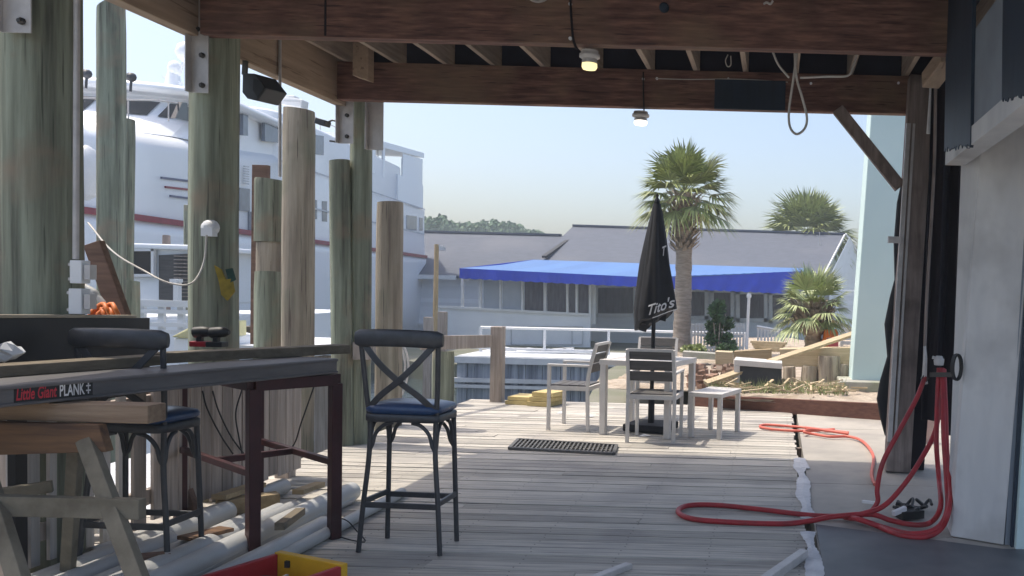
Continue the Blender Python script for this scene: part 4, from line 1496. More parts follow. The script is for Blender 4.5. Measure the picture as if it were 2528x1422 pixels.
tag(m.build('pale_fitting', mats['white'], bevel=.003), 'pale hose fitting on the floor beside the black tangle', 'fitting')
# black coil on the white post
m = MB()
c = at(2357, 905, 5.0)
for k in range(4):
    m.tube([c + V((.026 * math.cos(a * PI / 10) + .003 * k, -.03 - .006 * k, .075 * math.sin(a * PI / 10))) for a in range(21)], .006, 6)
tag(m.build('cable_coil', mats['rubber']), 'small black cable coil hanging on the white post', 'cable')

# ------------------------------------------------------------------ lamps and cords overhead
def lamp(px, pyt, pyb, Y, lit, label, w_):
    c = at(px, pyt, Y)
    h = c.z - at(px, pyb, Y).z
    t = thing('jar_lamp', c, label, 'lamp')
    s = w_ / F * Y / 2
    MB().lathe(c, [(s * 1.05, 0), (s * 1.05, -.02), (s * 1.25, -.022), (s * 1.25, -.04), (s * .9, -.05)], 14).build('fitting', mats['patio'], t)
    MB().lathe(c + V((0, 0, -.05)), [(s * .9, 0), (s * .95, -.02), (s * .92, -(h - .05) * .5)], 14).build('cage', mats['steel'], t)
    MB().lathe(c + V((0, 0, -.05 - (h - .05) * .42)), [(s * .93, 0), (s * .95, -.02), (s * .8, -(h - .05) * .55), (s * .3, -(h - .05) * .6)], 14).build('glass', mats[lit], t)
lamp(1456, 126, 172, YA + .02, 'lampglass', 'lit jar lamp hanging under the near beam', 40)
lamp(1582, 276, 309, YB - .02, 'lampglass2', 'lit jar lamp hanging under the far beam above the palm', 34)
MB_ = lambda pts, Y, r: MB().tube(spline([at(x, y_, Y) for x, y_ in pts], 6), r, 6)
tag(MB_([(1968, 128), (1958, 200), (1948, 270), (1950, 312), (1966, 331), (1986, 318), (1992, 290), (1980, 240), (1966, 190), (1962, 130)], 5.45, .008).build('cord', mats['cordw']), 'long white cord loop dangling below the far beam', 'cord')
tag(MB_([(1908, 128), (1922, 160), (1948, 192)], 5.5, .007).build('cord', mats['cordw']), 'short white cord sagging from the beam toward the long loop', 'cord')
tag(MB_([(1975, 192), (2040, 189), (2092, 187), (2106, 165), (2116, 132)], 5.5, .007).build('cord', mats['cordw']), 'white cord running flat along the beam then up at its right end', 'cord')
tag(MB_([(1797, 135), (1791, 150), (1796, 164), (1804, 160), (1804, 138)], 6.2, .004).build('cord', mats['cordw']), 'tiny cord loop hanging between the joists', 'cord')
tag(MB_([(1588, 178), (1588, 220), (1590, 275)], YB - .055, .006).build('wire', mats['rubber']), 'dark wire dropping to the far jar lamp', 'wire')
tag(MB_([(1618, 194), (1700, 196), (1795, 195), (1860, 197), (1945, 203)], YB - .055, .004).build('wire', mats['cordw']), 'thin pale wire stapled along the far beam', 'wire')
tag(MB_([(1408, -6), (1410, 40), (1415, 96), (1424, 122)], YA - .055, .008).build('wire', mats['void']), 'dark wire stapled down the near beam to its lamp', 'wire')
m = MB()
for (px, py, Y) in ((1408, 10, YA), (1408, 95, YA), (1798, 195, YB), (1622, 194, YB), (1588, 195, YB), (2002, 206, YB), (2218, 205, YB)):
    m.lathe(at(px, py, Y - .05), [(.011, -.006), (.011, .006)], 8, R=Matrix.Rotation(PI / 2, 3, 'X'))
m.build('staples', mats['white'], fr)
tag(MB_([(1305, -14), (1310, -2), (1328, 4), (1346, -1), (1356, -14)], YA - .055, .008).build('cord', mats['cordw']), 'white cord loop cut by the top edge on the near beam', 'cord')
m = MB()
c = at(1640, 20, YA - .052)
m.lathe(c, [(.03, 0), (.03, .02), (.02, .03)], 12, R=Matrix.Rotation(PI / 2, 3, 'X'))
tag(m.build('knob', mats['navy']), 'dark round knob on the near beam', 'knob')
tag(MB_([(1885, 10), (1893, 6), (1902, 10), (1908, 2)], YA - .055, .007).build('bent_hook', mats['patio']), 'small bent pale hook high on the near beam', 'hook')
# ------------------------------------------------------------------ teal column and building rubble
tcx = thing('teal_column', at(2140, 960, 11.6), 'broad pale teal stucco column on a concrete footing', 'column')
Y = 11.6
a0, a1 = at(2099, 960, Y), at(2153, 240, Y)
wd = .62
m = MB()
zt = 5.2
k_ = (zt - a0.z) / (a1.z - a0.z)
tp = a0 + (a1 - a0) * k_
m.hexa([(a0.x, Y, a0.z - .3), (a0.x + wd, Y, a0.z - .3), (a0.x + wd, Y + .6, a0.z - .3), (a0.x, Y + .6, a0.z - .3), (tp.x, Y, zt), (tp.x + wd, Y, zt), (tp.x + wd, Y + .6, zt), (tp.x, Y + .6, zt)])
m.build('shaft', mats['teal'], tcx, bevel=.01)
b0, b1 = at(2078, 975, Y - .25), at(2180, 946, Y - .25)
m = MB(); m.box(((b0.x + b1.x) / 2 + .1, Y + .1, (b0.z + b1.z) / 2 - .1), (b1.x - b0.x + .25, .72, b1.z - b0.z + .22)); m.build('footing', mats['conc'], tcx, bevel=.01)

# planter box with pale frame
pl = thing('planter_box', at(1870, 955, 11.2), 'dark grey box with pale metal frame standing on the sand', 'planter')
A, B, C, D = at(1815, 962, 11.2), at(1930, 962, 11.2), at(1930, 893, 11.2), at(1815, 885, 11.2)
m = MB(); m.prism([at(1826, 958, 11.22), at(1930, 962, 11.22), at(1930, 910, 11.22), at(1826, 905, 11.22)], (0, .45, 0)); m.build('body', mats['darkgrey'], pl, bevel=.004)
m = MB()
m.prism([at(1812, 888, 11.19), at(1931, 897, 11.19), at(1931, 911, 11.19), at(1812, 902, 11.19)], (0, .5, 0))
m.prism([at(1812, 965, 11.19), at(1826, 966, 11.19), at(1826, 903.5, 11.19), at(1812, 902.5, 11.19)], (0, .05, 0))
m.build('frame', mats['patio'], pl, bevel=.003)
# long blond plank across the rubble
m = MB(); m.bar(at(1742, 946, 10.9), at(2112, 822, 12.6), .09, .04, up=(0, -.5, 1))
tag(m.build('long_plank', mats['blond']), 'long blond plank sloping up across the building rubble', 'plank')
m = MB(); m.prism([at(1766, 906, 12.4), at(1808, 908, 12.4), at(1808, 870, 12.4), at(1766, 868, 12.4)], (0, .3, 0))
tag(m.build('wood_box', mats['blond'], bevel=.004), 'square yellowish plywood box end left of the sloping plank', 'box')
m = MB(); m.prism([at(1812, 890, 12.9), at(1905, 893, 12.9), at(1905, 862, 12.9), at(1812, 868, 12.9)], (0, .25, 0))
tag(m.build('wood_slab', mats['board_x'], bevel=.004), 'tan timber slab lying behind the planter box', 'timber')
for i in range(4):
    m = MB(); a, b = at(1868 - i * 4, 862 - i * 6, 13.2), at(1925 + i * 5, 866 - i * 6, 13.0); m.bar(a, b, .12, .035)
    tag(m.build('stacked_board', mats['blond']), ('lowest', 'second lowest', 'third', 'topmost')[i] + ' short yellow board of the little stack behind the sloping plank', 'board')
m = MB(); m.prism([at(1925, 905, 12.2), at(2104, 908, 12.2), at(2106, 858, 12.2), at(1925, 862, 12.2)], (0, .28, 0))
tag(m.build('heavy_beam', mats['blond'], bevel=.006), 'heavy tan beam propped on stumps beside the teal column', 'beam')
rn = random.Random(31)
for i, (px, py0, py1, r_, lab) in enumerate(((1948, 955, 905, .1, 'dark stump under the left end of the heavy beam'), (1998, 960, 905, .13, 'pale round stump under the middle of the heavy beam'), (2046, 965, 880, .19, 'broad mossy stump under the right end of the heavy beam'), (2082, 955, 900, .1, 'yellowish stump against the teal column'))):
    a, b = at(px, py0, 12.1), at(px, py1, 12.1)
    m = pile_mesh(r_, r_ * .85, b.z, 60 + i, z0=a.z - .1, n=14)
    for v in m.v:
        v.x += a.x; v.y += 12.1 + .1
    tag(m.build('stump', mats['pileb']), lab, 'stump', 'stumps under the heavy beam')
m = MB()
for k in range(130):
    c = at(rn.uniform(1780, 2095), rn.uniform(945, 985), 11.2 + rn.uniform(-.6, .5))
    c.z = max(c.z, .17)
    d_ = V((rn.uniform(-1, 1), rn.uniform(-.4, .4), rn.uniform(-.1, .25))) * rn.uniform(.1, .4)
    m.cur = rn.random()
    m.bar(c, c + d_, rn.uniform(.015, .05), .015)
S_ = m.build('debris', mats['blond']); tag(S_, 'splintered wood debris strewn over the sand before the stumps', 'debris', kind='stuff')
m = MB()
for k in range(90):
    c = at(rn.uniform(1690, 1815), rn.uniform(900, 955), 11.6 + rn.uniform(-.3, .9))
    s_ = rn.uniform(.025, .085)
    m.box(c, (s_ * 1.4, s_, s_ * .8), Matrix.Rotation(rn.uniform(0, 3), 3, 'Z') @ Matrix.Rotation(rn.uniform(-.5, .5), 3, 'X'))
tag(m.build('rubble', M('reddish_rubble', (.36, .23, .17), (.2, .13, .1), rough=.95, scale=5, bump=.5, spots=(.4, .36, .3), spot_scale=3, spot_amt=.8)), 'broken reddish rubble heaped behind the patio table', 'rubble', kind='stuff')
m = MB()
for k in range(700):
    c = at(rn.uniform(1750, 2090), rn.uniform(945, 975), 11.15 + rn.uniform(-.35, .35))
    c.z = max(c.z - .08, .1)
    h = rn.uniform(.05, .2)
    m.cur = rn.random()
    d_ = V((rn.uniform(-.07, .07), rn.uniform(-.05, .05), h))
    m.add([c + V((-.006, 0, 0)), c + V((.006, 0, 0)), c + d_], [(0, 1, 2)])
tag(m.build('dry_grass', mats['leafdry']), 'dry weeds growing on the sand round the planter box', 'grass', kind='stuff')
# orange and pink tub
tu = thing('plastic_tub', at(2045, 840, 14), 'orange and pink plastic barrier lying behind the heavy beam', 'barrier')
A, B = at(2028, 858, 14), at(2070, 815, 14)
m = MB(); m.prism([at(2025, 858, 14), at(2046, 858, 14), at(2040, 834, 14), at(2070, 834, 14), at(2068, 814, 14), at(2036, 814, 14), at(2032, 838, 14)], (0, .25, 0)); m.build('frame', mats['orange'], tu, bevel=.01)
m = MB(); m.prism([at(2046, 857, 14.02), at(2070, 858, 14.02), at(2070, 836, 14.02), at(2042, 836, 14.02)], (0, .2, 0)); m.build('panel', mats['pink'], tu, bevel=.01)
m = MB()
for py in (815, 832, 846):
    m.bar(at(2074, py, 15), at(2125, py + 2, 15), .05, .06)
m.bar(at(2078, 866, 15.05), at(2078, 812, 15.05), .05, .05)
tag(m.build('white_rack', mats['white']), 'white slatted rack beside the orange barrier', 'rack')

# ------------------------------------------------------------------ sea wall, docks, white railing
sw = thing('sea_wall', (-6, 21, -1.9), 'grey boarded sea wall with pale horizontal walers across the water', 'sea wall')
Y = 21.0
xl, xr = at(1128, 900, Y).x, at(1660, 900, Y).x
zt = at(1330, 886, Y).z
m = MB()
x = xl
rn = random.Random(2)
while x < xr:
    w_ = rn.uniform(.16, .26)
    m.cur = rn.random()
    m.box((x + w_ / 2, Y + .05 + rn.uniform(-.02, .02), (zt - 1.9) / 2), (w_ - .012, .09, zt + 1.9))
    x += w_
m.build('boards', mats['seawall'], sw)
for py, h in ((893, .16), (943, .1), (958, .08)):
    z = at(1330, py, Y - .1).z
    m = MB(); m.bar((xl - .1, Y - .06, z), (xr, Y - .06, z), .1, h); m.build('waler', mats['dockw'], sw)
m = MB(); m.box(((xl + xr) / 2, Y + 1.1, zt + .005), (xr - xl, 2.2, .06)); m.build('walkway', mats['dockw'], sw)

rl = thing('white_railing', (-5, 22.4, zt), 'long white metal railing on the sea wall walkway', 'railing')
Y = 22.4
a, b, c = at(1187, 808, Y), at(1503, 815, Y), at(1840, 824, Y)
m = MB(); m.tube([a, b, c], .035, 8); m.build('top_rail', mats['white'], rl)
for px in (1187, 1345, 1503, 1672, 1838):
    t = (px - 1187) / (1840 - 1187)
    p = a + (c - a) * t
    m = MB(); m.box((p.x, Y, (p.z + zt) / 2), (.06, .06, p.z - zt)); m.build('post', mats['white'], rl)
m = MB(); p, q = at(1130, 857, Y), at(1505, 868, Y); m.tube([p, q], .03, 8); m.build('lower_rail', mats['white'], rl)
m = MB()
for i in range(10):
    p = at(1225 + i * 25 + rn.uniform(-6, 6), 866 + rn.uniform(-4, 10), 22.9)
    m.box(p, (rn.uniform(.2, .5), .2, rn.uniform(.05, .14)), Matrix.Rotation(rn.uniform(-.2, .2), 3, 'Y'))
tag(m.build('dock_gear', mats['white']), 'white dock gear and crates behind the railing', 'dock gear', kind='stuff')
m = MB(); p, q = at(1245, 872, 22.2), at(1500, 866, 22.6); m.bar(p, q, .3, .06)
tag(m.build('gangway', mats['white']), 'narrow white gangway lying across the walkway', 'gangway')
m = MB(); m.prism([at(1405, 870, 23), at(1500, 872, 23), at(1500, 889, 23), at(1405, 887, 23)], (0, .3, 0))
tag(m.build('dark_crate', mats['darkgrey']), 'dark crate on the walkway under the white railing', 'crate')
# tan light pole, small posts
lp = thing('light_pole', at(1077, 790, 24), 'slim tan wooden light pole with a small lamp', 'light pole')
m = MB(); m.tube([at(1073, 900, 24), at(1078, 603, 24)], [.075, .06], 10); m.build('pole', mats['pole'], lp)
m = MB(); m.bar(at(1080, 606, 24), at(1092, 608, 24), .03, .03); m.box(at(1092, 614, 24), (.14, .14, .1)); m.build('lamp_head', mats['dockw'], lp)
for px, y0, y1, Y, lab in ((1093, 900, 770, 14, 'dark square post below the white porch corner'), (1058, 905, 783, 22, 'grey square post left of the tan light pole')):
    a, b = at(px, y1, Y), at(px, y0, Y)
    m = MB(); m.box((a.x, Y, (a.z - 1.8) / 2), (18 / F * Y, 18 / F * Y, a.z + 1.8))
    tag(m.build('dock_post', mats['grey_wood']), lab, 'post')
# white picket fences
def pickets(px0, px1, y0, y1, Y, label, dy=0.):
    t = thing('white_picket_fence', at((px0 + px1) / 2, y1, Y), label, 'fence')
    m = MB()
    n = int(abs(px1 - px0) / 8)
    for i in range(n + 1):
        px = px0 + (px1 - px0) * i / n
        a, b = at(px, y0 + dy * i / n, Y), at(px, y1 + dy * i / n, Y)
        m.box((a.x, Y, (a.z + b.z) / 2), (.045, .03, a.z - b.z))
    m.build('pickets', mats['white'], t)
    for yy in (y0 + 6, y1 - 10):
        m = MB(); m.bar(at(px0, yy, Y + .03), at(px1, yy + dy, Y + .03), .03, .06); m.build('rail', mats['white'], t)
pickets(1692, 1836, 798, 868, 20.5, 'white picket fence at the foot of the tall palm')
pickets(1872, 1930, 806, 862, 20.5, 'short white picket fence near the small palm', 6)
m = MB(); m.tube([at(1868, 806, 20.3), at(1932, 816, 20.3), at(1932, 868, 20.3)], .03, 8)
tag(m.build('hand_rail', mats['white']), 'white hand rail above the short picket fence', 'railing')
m = MB(); m.tube([at(1843, 862, 19.5), at(1849, 732, 19.5)], .035, 8); m.lathe(at(1849, 730, 19.5), [(.05, -.05), (.06, 0), (.03, .06)], 10)
tag(m.build('white_pole', mats['white']), 'thin white pole standing before the right hand windows', 'pole')
m = MB(); m.prism([at(1685, 868, 17), at(1768, 874, 17), at(1768, 888, 17), at(1685, 884, 17)], (0, .4, 0))
tag(m.build('stone_curb', mats['conc']), 'pale stone curb in front of the low green bush', 'curb')

# ------------------------------------------------------------------ plants
def frond(m, base, dirv, L, spread, nb, droop, rn, wid=.03):
    """a fan leaf on a stalk"""
    d = dirv.normalized()
    sd = d.cross(V((0, 0, 1)))
    sd = sd.normalized() if sd.length > .05 else V((1, 0, 0))
    up = sd.cross(d).normalized()
    tip = base + d * L * .45 + V((0, 0, -droop * .12 * L))
    m.cur = .4
    m.bar(base, tip, .018, .012)
    for i in range(nb):
        t = -1 + 2 * i / (nb - 1)
        a = t * spread + rn.uniform(-.06, .06)
        bl = L * (.62 - .16 * t * t) * rn.uniform(.85, 1.1)
        e = (d * math.cos(a) + sd * math.sin(a) + up * (.12 - .1 * abs(t))).normalized()
        p1 = tip + e * bl * .55 + V((0, 0, -droop * .1 * bl))
        p2 = tip + e * bl + V((0, 0, -droop * rn.uniform(.3, .65) * bl))
        ws = e.cross(up).normalized() * wid
        m.cur = rn.random()
        m.add([tip - ws * .4, tip + ws * .4, p1 + ws, p1 - ws, p2], [(0, 1, 2, 3), (3, 2, 4)])


def palm(name, px, pyc, Y, zbase, R, nfr, label, mat, seed, trunk_r, boots=True, lo=-.55, dz=0., spread=1.25):
    rn = random.Random(seed)
    c = at(px, pyc, Y)
    t = thing(name, (c.x, Y, zbase), label, 'palm tree')
    # trunk
    m = MB()
    rings = []
    n = 30
    for i in range(n):
        z = zbase + (c.z - zbase) * i / (n - 1)
        r = trunk_r * (1.12 - .2 * i / n) * (1 + .04 * math.sin(i * 2.4) + rn.uniform(-.03, .03))
        rings.append([V((c.x + r * math.cos(2 * PI * k / 14) + .02 * math.sin(z), Y + r * math.sin(2 * PI * k / 14), z)) for k in range(14)])
    m.cur = .4
    m.ring(rings)
    if boots:
        hb = min(1.45, (c.z - zbase) * .35)
        for i in range(170):
            z = c.z - hb * (i / 170) - .02
            a = i * 2.4
            r = trunk_r * (1.0 + .5 * (1 - i / 170))
            p = V((c.x + r * math.cos(a), Y + r * math.sin(a), z))
            o_ = V((math.cos(a), math.sin(a), .9)) * rn.uniform(.13, .24)
            sdv = V((-math.sin(a), math.cos(a), 0)) * .06
            m.cur = rn.random()
            m.add([p - sdv, p + sdv, p + o_ + sdv * .4, p + o_ - sdv * .4, p + o_ * .5 + V((math.cos(a), math.sin(a), 0)) * .03], [(0, 1, 2, 3), (0, 4, 3), (1, 2, 4)])
    m.build('trunk', mats['trunk'], t)
    m = MB()
    for i in range(nfr):
        u = (i + .5) / nfr
        el = 1.45 - (1.45 - lo) * u ** .85
        a = i * 2.39996 + rn.uniform(-.2, .2)
        d = V((math.cos(a) * math.cos(el), math.sin(a) * math.cos(el), math.sin(el)))
        b = c + V((0, 0, dz)) + d * trunk_r * .5
        frond(m, b, d, R * rn.uniform(.8, 1.08), spread, 30, .35 + .6 * u, rn, R * .019)
    m.build('crown', mats[mat], t)
    return t


palm('palm_tree', 1690, 478, 20, -.2, 1.3, 50, 'tall fan palm rising behind the black umbrella', 'leaf', 41, .19, lo=-.5)
palm('palm_tree', 1996, 585, 46, -1.2, 3.0, 54, 'far fan palm whose crown shows above the grey roof', 'leaf', 42, .25, boots=False, lo=-.2)
palm('palm_tree', 2008, 760, 14.2, -.1, .78, 34, 'short stout palm with pale drooping fronds before the gable', 'leafdry', 43, .14, lo=-.5)


def leafbush(name, px, py_top, py_bot, wpx, Y, label, seed, n, mat='bush', sz=.05, cat='shrub', upw=.0):
    rn = random.Random(seed)
    top, bot = at(px, py_top, Y), at(px, py_bot, Y)
    h = top.z - bot.z
    w_ = wpx / F * Y / 2
    t = thing(name, (bot.x, Y, bot.z), label, cat)
    m = MB()
    for i in range(5):
        a = i * 1.26
        m.tube([V((bot.x + .03 * math.cos(a), Y + .03 * math.sin(a), bot.z)), V((bot.x + w_ * .5 * math.cos(a), Y + w_ * .4 * math.sin(a), bot.z + h * .75))], [.02, .006], 5)
    m.build('stem', mats['trunk'], t)
    m = MB()
    cl = [(rn.uniform(-.7, .7), rn.uniform(-.7, .7), rn.uniform(.1, .9), rn.uniform(.25, .5)) for _ in range(14)]
    for i in range(n):
        cx, cy, cz, cr = cl[rn.randrange(len(cl))]
        v = V((rn.gauss(0, 1), rn.gauss(0, 1), rn.gauss(0, 1))).normalized() * rn.uniform(.4, 1) * cr
        p = V((bot.x + (cx + v.x) * w_ * (1.1 - .4 * cz), Y + (cy + v.y) * w_ * .8, bot.z + max(.02, (cz + v.z * .35)) * h * .95))
        d1 = V((rn.uniform(-1, 1), rn.uniform(-1, 1), rn.uniform(-.4, 1) + upw)).normalized()
        d2 = d1.orthogonal().normalized()
        m.cur = rn.random()
        m.add([p, p + d1 * sz * .5 + d2 * sz * .25, p + d1 * sz, p + d1 * sz * .5 - d2 * sz * .25], [(0, 1, 2, 3)])
    m.build('foliage', mats[mat], t)


leafbush('tall_shrub', 1772, 742, 866, 72, 19.6, 'tall dark green shrub in front of the picket fence', 51, 2600, sz=.13)
leafbush('low_bush', 1712, 852, 872, 62, 17.6, 'low bright green bush beside the pale stone curb', 52, 900, mat='leaf', sz=.09)
leafbush('low_bush', 1795, 850, 872, 60, 18.6, 'low green bush at the right foot of the tall shrub', 53, 900, sz=.09)

# far trees on the skyline, one mass
rn = random.Random(77)
m = MB()
Yt = 150
sil = [(1000, 545), (1050, 534), (1078, 530), (1100, 534), (1125, 545), (1150, 548), (1175, 546), (1200, 542), (1225, 543), (1245, 552), (1265, 548), (1290, 556), (1320, 562), (1350, 574), (1390, 585), (1460, 590), (1560, 592), (1700, 596), (1900, 600), (2200, 606)]
bump_ = [rn.uniform(-5, 5) for _ in range(400)]
for i in range(9000):
    px = rn.uniform(1000, 1500) if i < 7000 else rn.uniform(1500, 2200)
    for (xa, ya), (xb, yb) in zip(sil, sil[1:]):
        if xa <= px <= xb:
            yt = ya + (yb - ya) * (px - xa) / (xb - xa)
    yt += 5 + bump_[int(px / 7) % 400] * .6 + bump_[int(px / 19 + 50) % 400] + rn.uniform(-1, 3)
    py = yt + abs(rn.gauss(0, 1)) * 22
    Y = Yt + rn.uniform(-8, 8)
    p = at(px, py, Y)
    s_ = rn.uniform(.3, .75)
    d1 = V((rn.uniform(-1, 1), rn.uniform(-1, .3), rn.uniform(-.2, 1))).normalized()
    d2 = d1.orthogonal().normalized()
    m.cur = rn.random()
    m.add([p - d1 * s_ * .5, p + d2 * s_ * .45, p + d1 * s_ * .5, p - d2 * s_ * .45], [(0, 1, 2, 3)])
x0, x1 = at(960, 600, Yt + 9).x, at(2250, 600, Yt + 9).x
for i in range(60):
    xa = x0 + (x1 - x0) * i / 60
    px = 960 + 1290 * i / 60
    yt = next((ya + (yb - ya) * (px - xa_) / (xb - xa_) for (xa_, ya), (xb, yb) in zip(sil, sil[1:]) if xa_ <= px <= xb), 600)
    z = at(px, yt + 14, Yt + 9).z
    m.cur = .2
    m.box((xa + (x1 - x0) / 120, Yt + 10, z / 2 - 1), ((x1 - x0) / 60, 3, z + 2))
tag(m.build('far_trees', mats['tree']), 'hazy green trees along the skyline behind the roof', 'trees', kind='stuff')

# ------------------------------------------------------------------ restaurant building
bd = thing('restaurant_building', at(1600, 870, 40), 'long low building with grey shingle roof and gabled right end', 'building')


def window(x0, y0, x1, y1, Y, par, fr=.09, mt='glass', dy=0., mull=0):
    a, b, c, d = at(x0, y1, Y), at(x1, y1 + dy, Y), at(x1, y0 + dy, Y), at(x0, y0, Y)
    m = MB(); m.prism([a, b, c, d], (0, .06, 0)); o = m.build('window', mats[mt], par)
    m = MB()
    P = [a, b, c, d]
    for i in range(4):
        p, q = P[i], P[(i + 1) % 4]
        e = (q - p).normalized() * fr * .5
        m.bar(p - e + V((0, -.03, 0)), q + e + V((0, -.03, 0)), .06, fr, up=(0, 0, 1) if i % 2 == 0 else (1, 0, 0))
    for k in range(mull):
        t = (k + 1) / (mull + 1)
        m.bar(a.lerp(b, t) + V((0, -.03, 0)), d.lerp(c, t) + V((0, -.03, 0)), .05, fr * .6, up=(1, 0, 0))
    m.build('frame', mats['white'], o)
    return o


Yw = 40.0
def siding(px0, px1, ztop, zbot, Y, par, nm='wall'):
    m = MB()
    x0, x1 = at(px0, 750, Y).x, at(px1, 750, Y).x
    z = zbot
    while z < ztop - .01:
        m.cur = random.random()
        zt_ = min(z + .2, ztop)
        m.hexa([(x0, Y - .02, z), (x1, Y - .02, z), (x1, Y + .2, z), (x0, Y + .2, z), (x0, Y, zt_), (x1, Y, zt_), (x1, Y + .2, zt_), (x0, Y + .2, zt_)])
        z += .2
    return m.build(nm, mats['siding'], par)


ze = 1.75
wl = siding(520, 1470, ze, -1.3, Yw, bd)
wr = siding(1470, 2120, 1.6, -1.3, Yw - .4, bd)
def roofp(pts, nm='roof', th=.12):
    m = MB(); m.prism(pts, (0, .02, -th)); o = m.build(nm, mats['roof'], bd); return o
xl, xm = at(500, 600, Yw - .6).x, at(1420, 600, Yw - .6).x
zr = at(1000, 571, 44).z
rf = roofp([(xl, Yw - .6, ze + .03), (xm, Yw - .6, ze + .03), (at(1420, 600, 44).x, 44.2, zr), (at(480, 600, 44).x, 44.2, zr)])
m = MB(); m.bar((at(480, 600, 44.2).x, 44.2, zr + .03), (at(1385, 600, 44.2).x, 44.2, zr + .03), .3, .1); m.build('ridge_cap', mats['roof'], rf)
m = MB(); m.bar((xl, Yw - .66, ze - .07), (at(1140, 600, Yw).x, Yw - .66, ze - .07), .06, .2); m.build('eave_trim', mats['white'], rf)
# right wing roof with higher ridge
R0, R1 = at(1415, 558, 44.6), at(2086, 579, 43.6)
E0_, E1_ = at(1322, 648, Yw - 1.2), at(2036, 676, Yw - 1.6)
rf2 = roofp([E0_, E1_, R1, R0])
m = MB(); m.bar(R0 + V((0, 0, .03)), R1 + V((0, 0, .03)), .3, .1); m.build('ridge_cap', mats['roof'], rf2)
m = MB(); m.bar(E1_ + V((.0, 0, 0)), R1 + V((0, 0, 0)), .06, .12); m.build('rake_trim', mats['white'], rf2)
m = MB(); m.bar(at(1343, 634, Yw - .9), at(1412, 586, 43), .2, .1); m.build('valley_flashing', mats['black'], rf2)
# gable end at the right
G2 = at(2124, 640, 45.5)
m = MB(); m.prism([E1_ + V((.25, .2, -.05)), V((E1_.x + .25, E1_.y + .2, -1.3)), V((G2.x + .4, 47.5, -1.3)), G2 + V((.4, 2.0, -.4)), R1 + V((.25, .2, -.1))], (.05, .1, 0)); m.build('gable_wall', mats['siding'], bd)
m = MB(); m.bar(R1 + V((.05, -.02, .02)), G2 + V((.6, 1.5, -.5)), .06, .12); m.build('rake_trim', mats['white'], bd)
for (x0, y0, x1, y1, mt, ml) in ((587, 698, 629, 749, 'curtain', 0), (757, 709, 814, 767, 'glass', 0), (903, 716, 937, 771, 'glass', 0)):
    window(x0, y0, x1, y1, Yw - .08, bd, mt=mt, mull=ml)
for (x0, y0, x1, y1) in ((1472, 706, 1568, 778), (1697, 716, 1744, 784), (1758, 718, 1808, 786), (1822, 722, 1890, 790), (1903, 724, 1984, 793)):
    window(x0, y0, x1, y1, Yw - .48, bd, mt='curtain', fr=.16)
m = MB(); m.bar(at(560, 796, Yw - .1), at(1080, 801, Yw - .1), .12, .1); m.build('sill_band', mats['white'], bd)
m = MB(); m.bar(at(2023, 572, 42), at(2026, 640, 42), .03, .03); m.box(at(2023, 628, 42), (.12, .1, .2)); m.build('vent_pipe', mats['steel'], rf2)

mats['palepane'] = M('pale_pane', (.42, .46, .52), (.34, .38, .44), rough=.2, scale=2, bump=0)
# porch with clear panels and the blue awning
po = thing('porch', at(1260, 860, 36), 'white enclosed porch with clear panels below the blue awning', 'porch')
Yp = 36.0
a, b = at(1082, 757, Yp), at(1458, 777, Yp)
m = MB(); m.prism([V((a.x, Yp, -1.3)), V((b.x, Yp, -1.3)), b, a], (0, .15, 0)); m.build('low_wall', mats['siding'], po)
m = MB(); m.bar(a + V((-.03, -.04, 0)), b + V((.03, -.04, 0)), .12, .1); m.build('cap_rail', mats['white'], po)
m = MB(); m.bar(V((a.x, Yp - .04, -1.25)), a + V((0, -.04, 0)), .1, .12); m.build('corner_post', mats['white'], po)
for px in (1142, 1186, 1236, 1290, 1346, 1401, 1424, 1457):
    p, q = at(px, 760 + (px - 1082) * .053, Yp), at(px, 686, Yp)
    m = MB(); m.bar(p, q, .1, .09, up=(1, 0, 0)); m.build('post', mats['white'], po)
for x0, x1 in ((1194, 1232), (1241, 1286), (1295, 1341), (1351, 1397), (1405, 1420), (1428, 1453)):
    m = MB(); m.prism([at(x0, 760 + (x0 - 1082) * .053, Yp + .03), at(x1, 760 + (x1 - 1082) * .053, Yp + .03), at(x1, 692, Yp + .03), at(x0, 692, Yp + .03)], (0, .03, 0)); m.build('clear_panel', mats['curtain' if x0 > 1290 else 'palepane'], po)
m = MB(); m.prism([at(1458, 800, Yp + .2), at(1458, 700, Yp + .2), at(1470, 700, Yp + .2), at(1470, 800, Yp + .2)], (0, .2, 0)); m.build('end_post', mats['white'], po)
# faint outlined panel on the lower wall
m = MB()
for (x0, y0), (x1, y1) in (((1262, 812), (1262, 852)), ((1340, 812), (1340, 852)), ((1412, 812), (1412, 852)), ((1438, 806), (1438, 850)), ((1262, 850), (1438, 850)), ((1262, 806), (1438, 806))):
    m.bar(at(x0, y0, Yp - .05), at(x1, y1, Yp - .05), .03, .04, up=(0, -1, 0))
m.build('panel_trim', mats['dockw'], po)

aw = thing('blue_awning', at(1500, 690, 36), 'long bright blue fabric awning along the building', 'awning')
A, B = at(1135, 662, 35.2), at(1592, 684, 34.6)
Ab, Bb = at(1135, 686, 35.2), at(1592, 708, 34.6)
A2, B2 = at(1318, 641, 38.8), at(1640, 652, 38.8)
C, Cb = at(1985, 669, 34.5), at(1910, 722, 34.5)
C2 = at(1985, 662, 38.8)
Bm = at(1640, 684, 34.5)


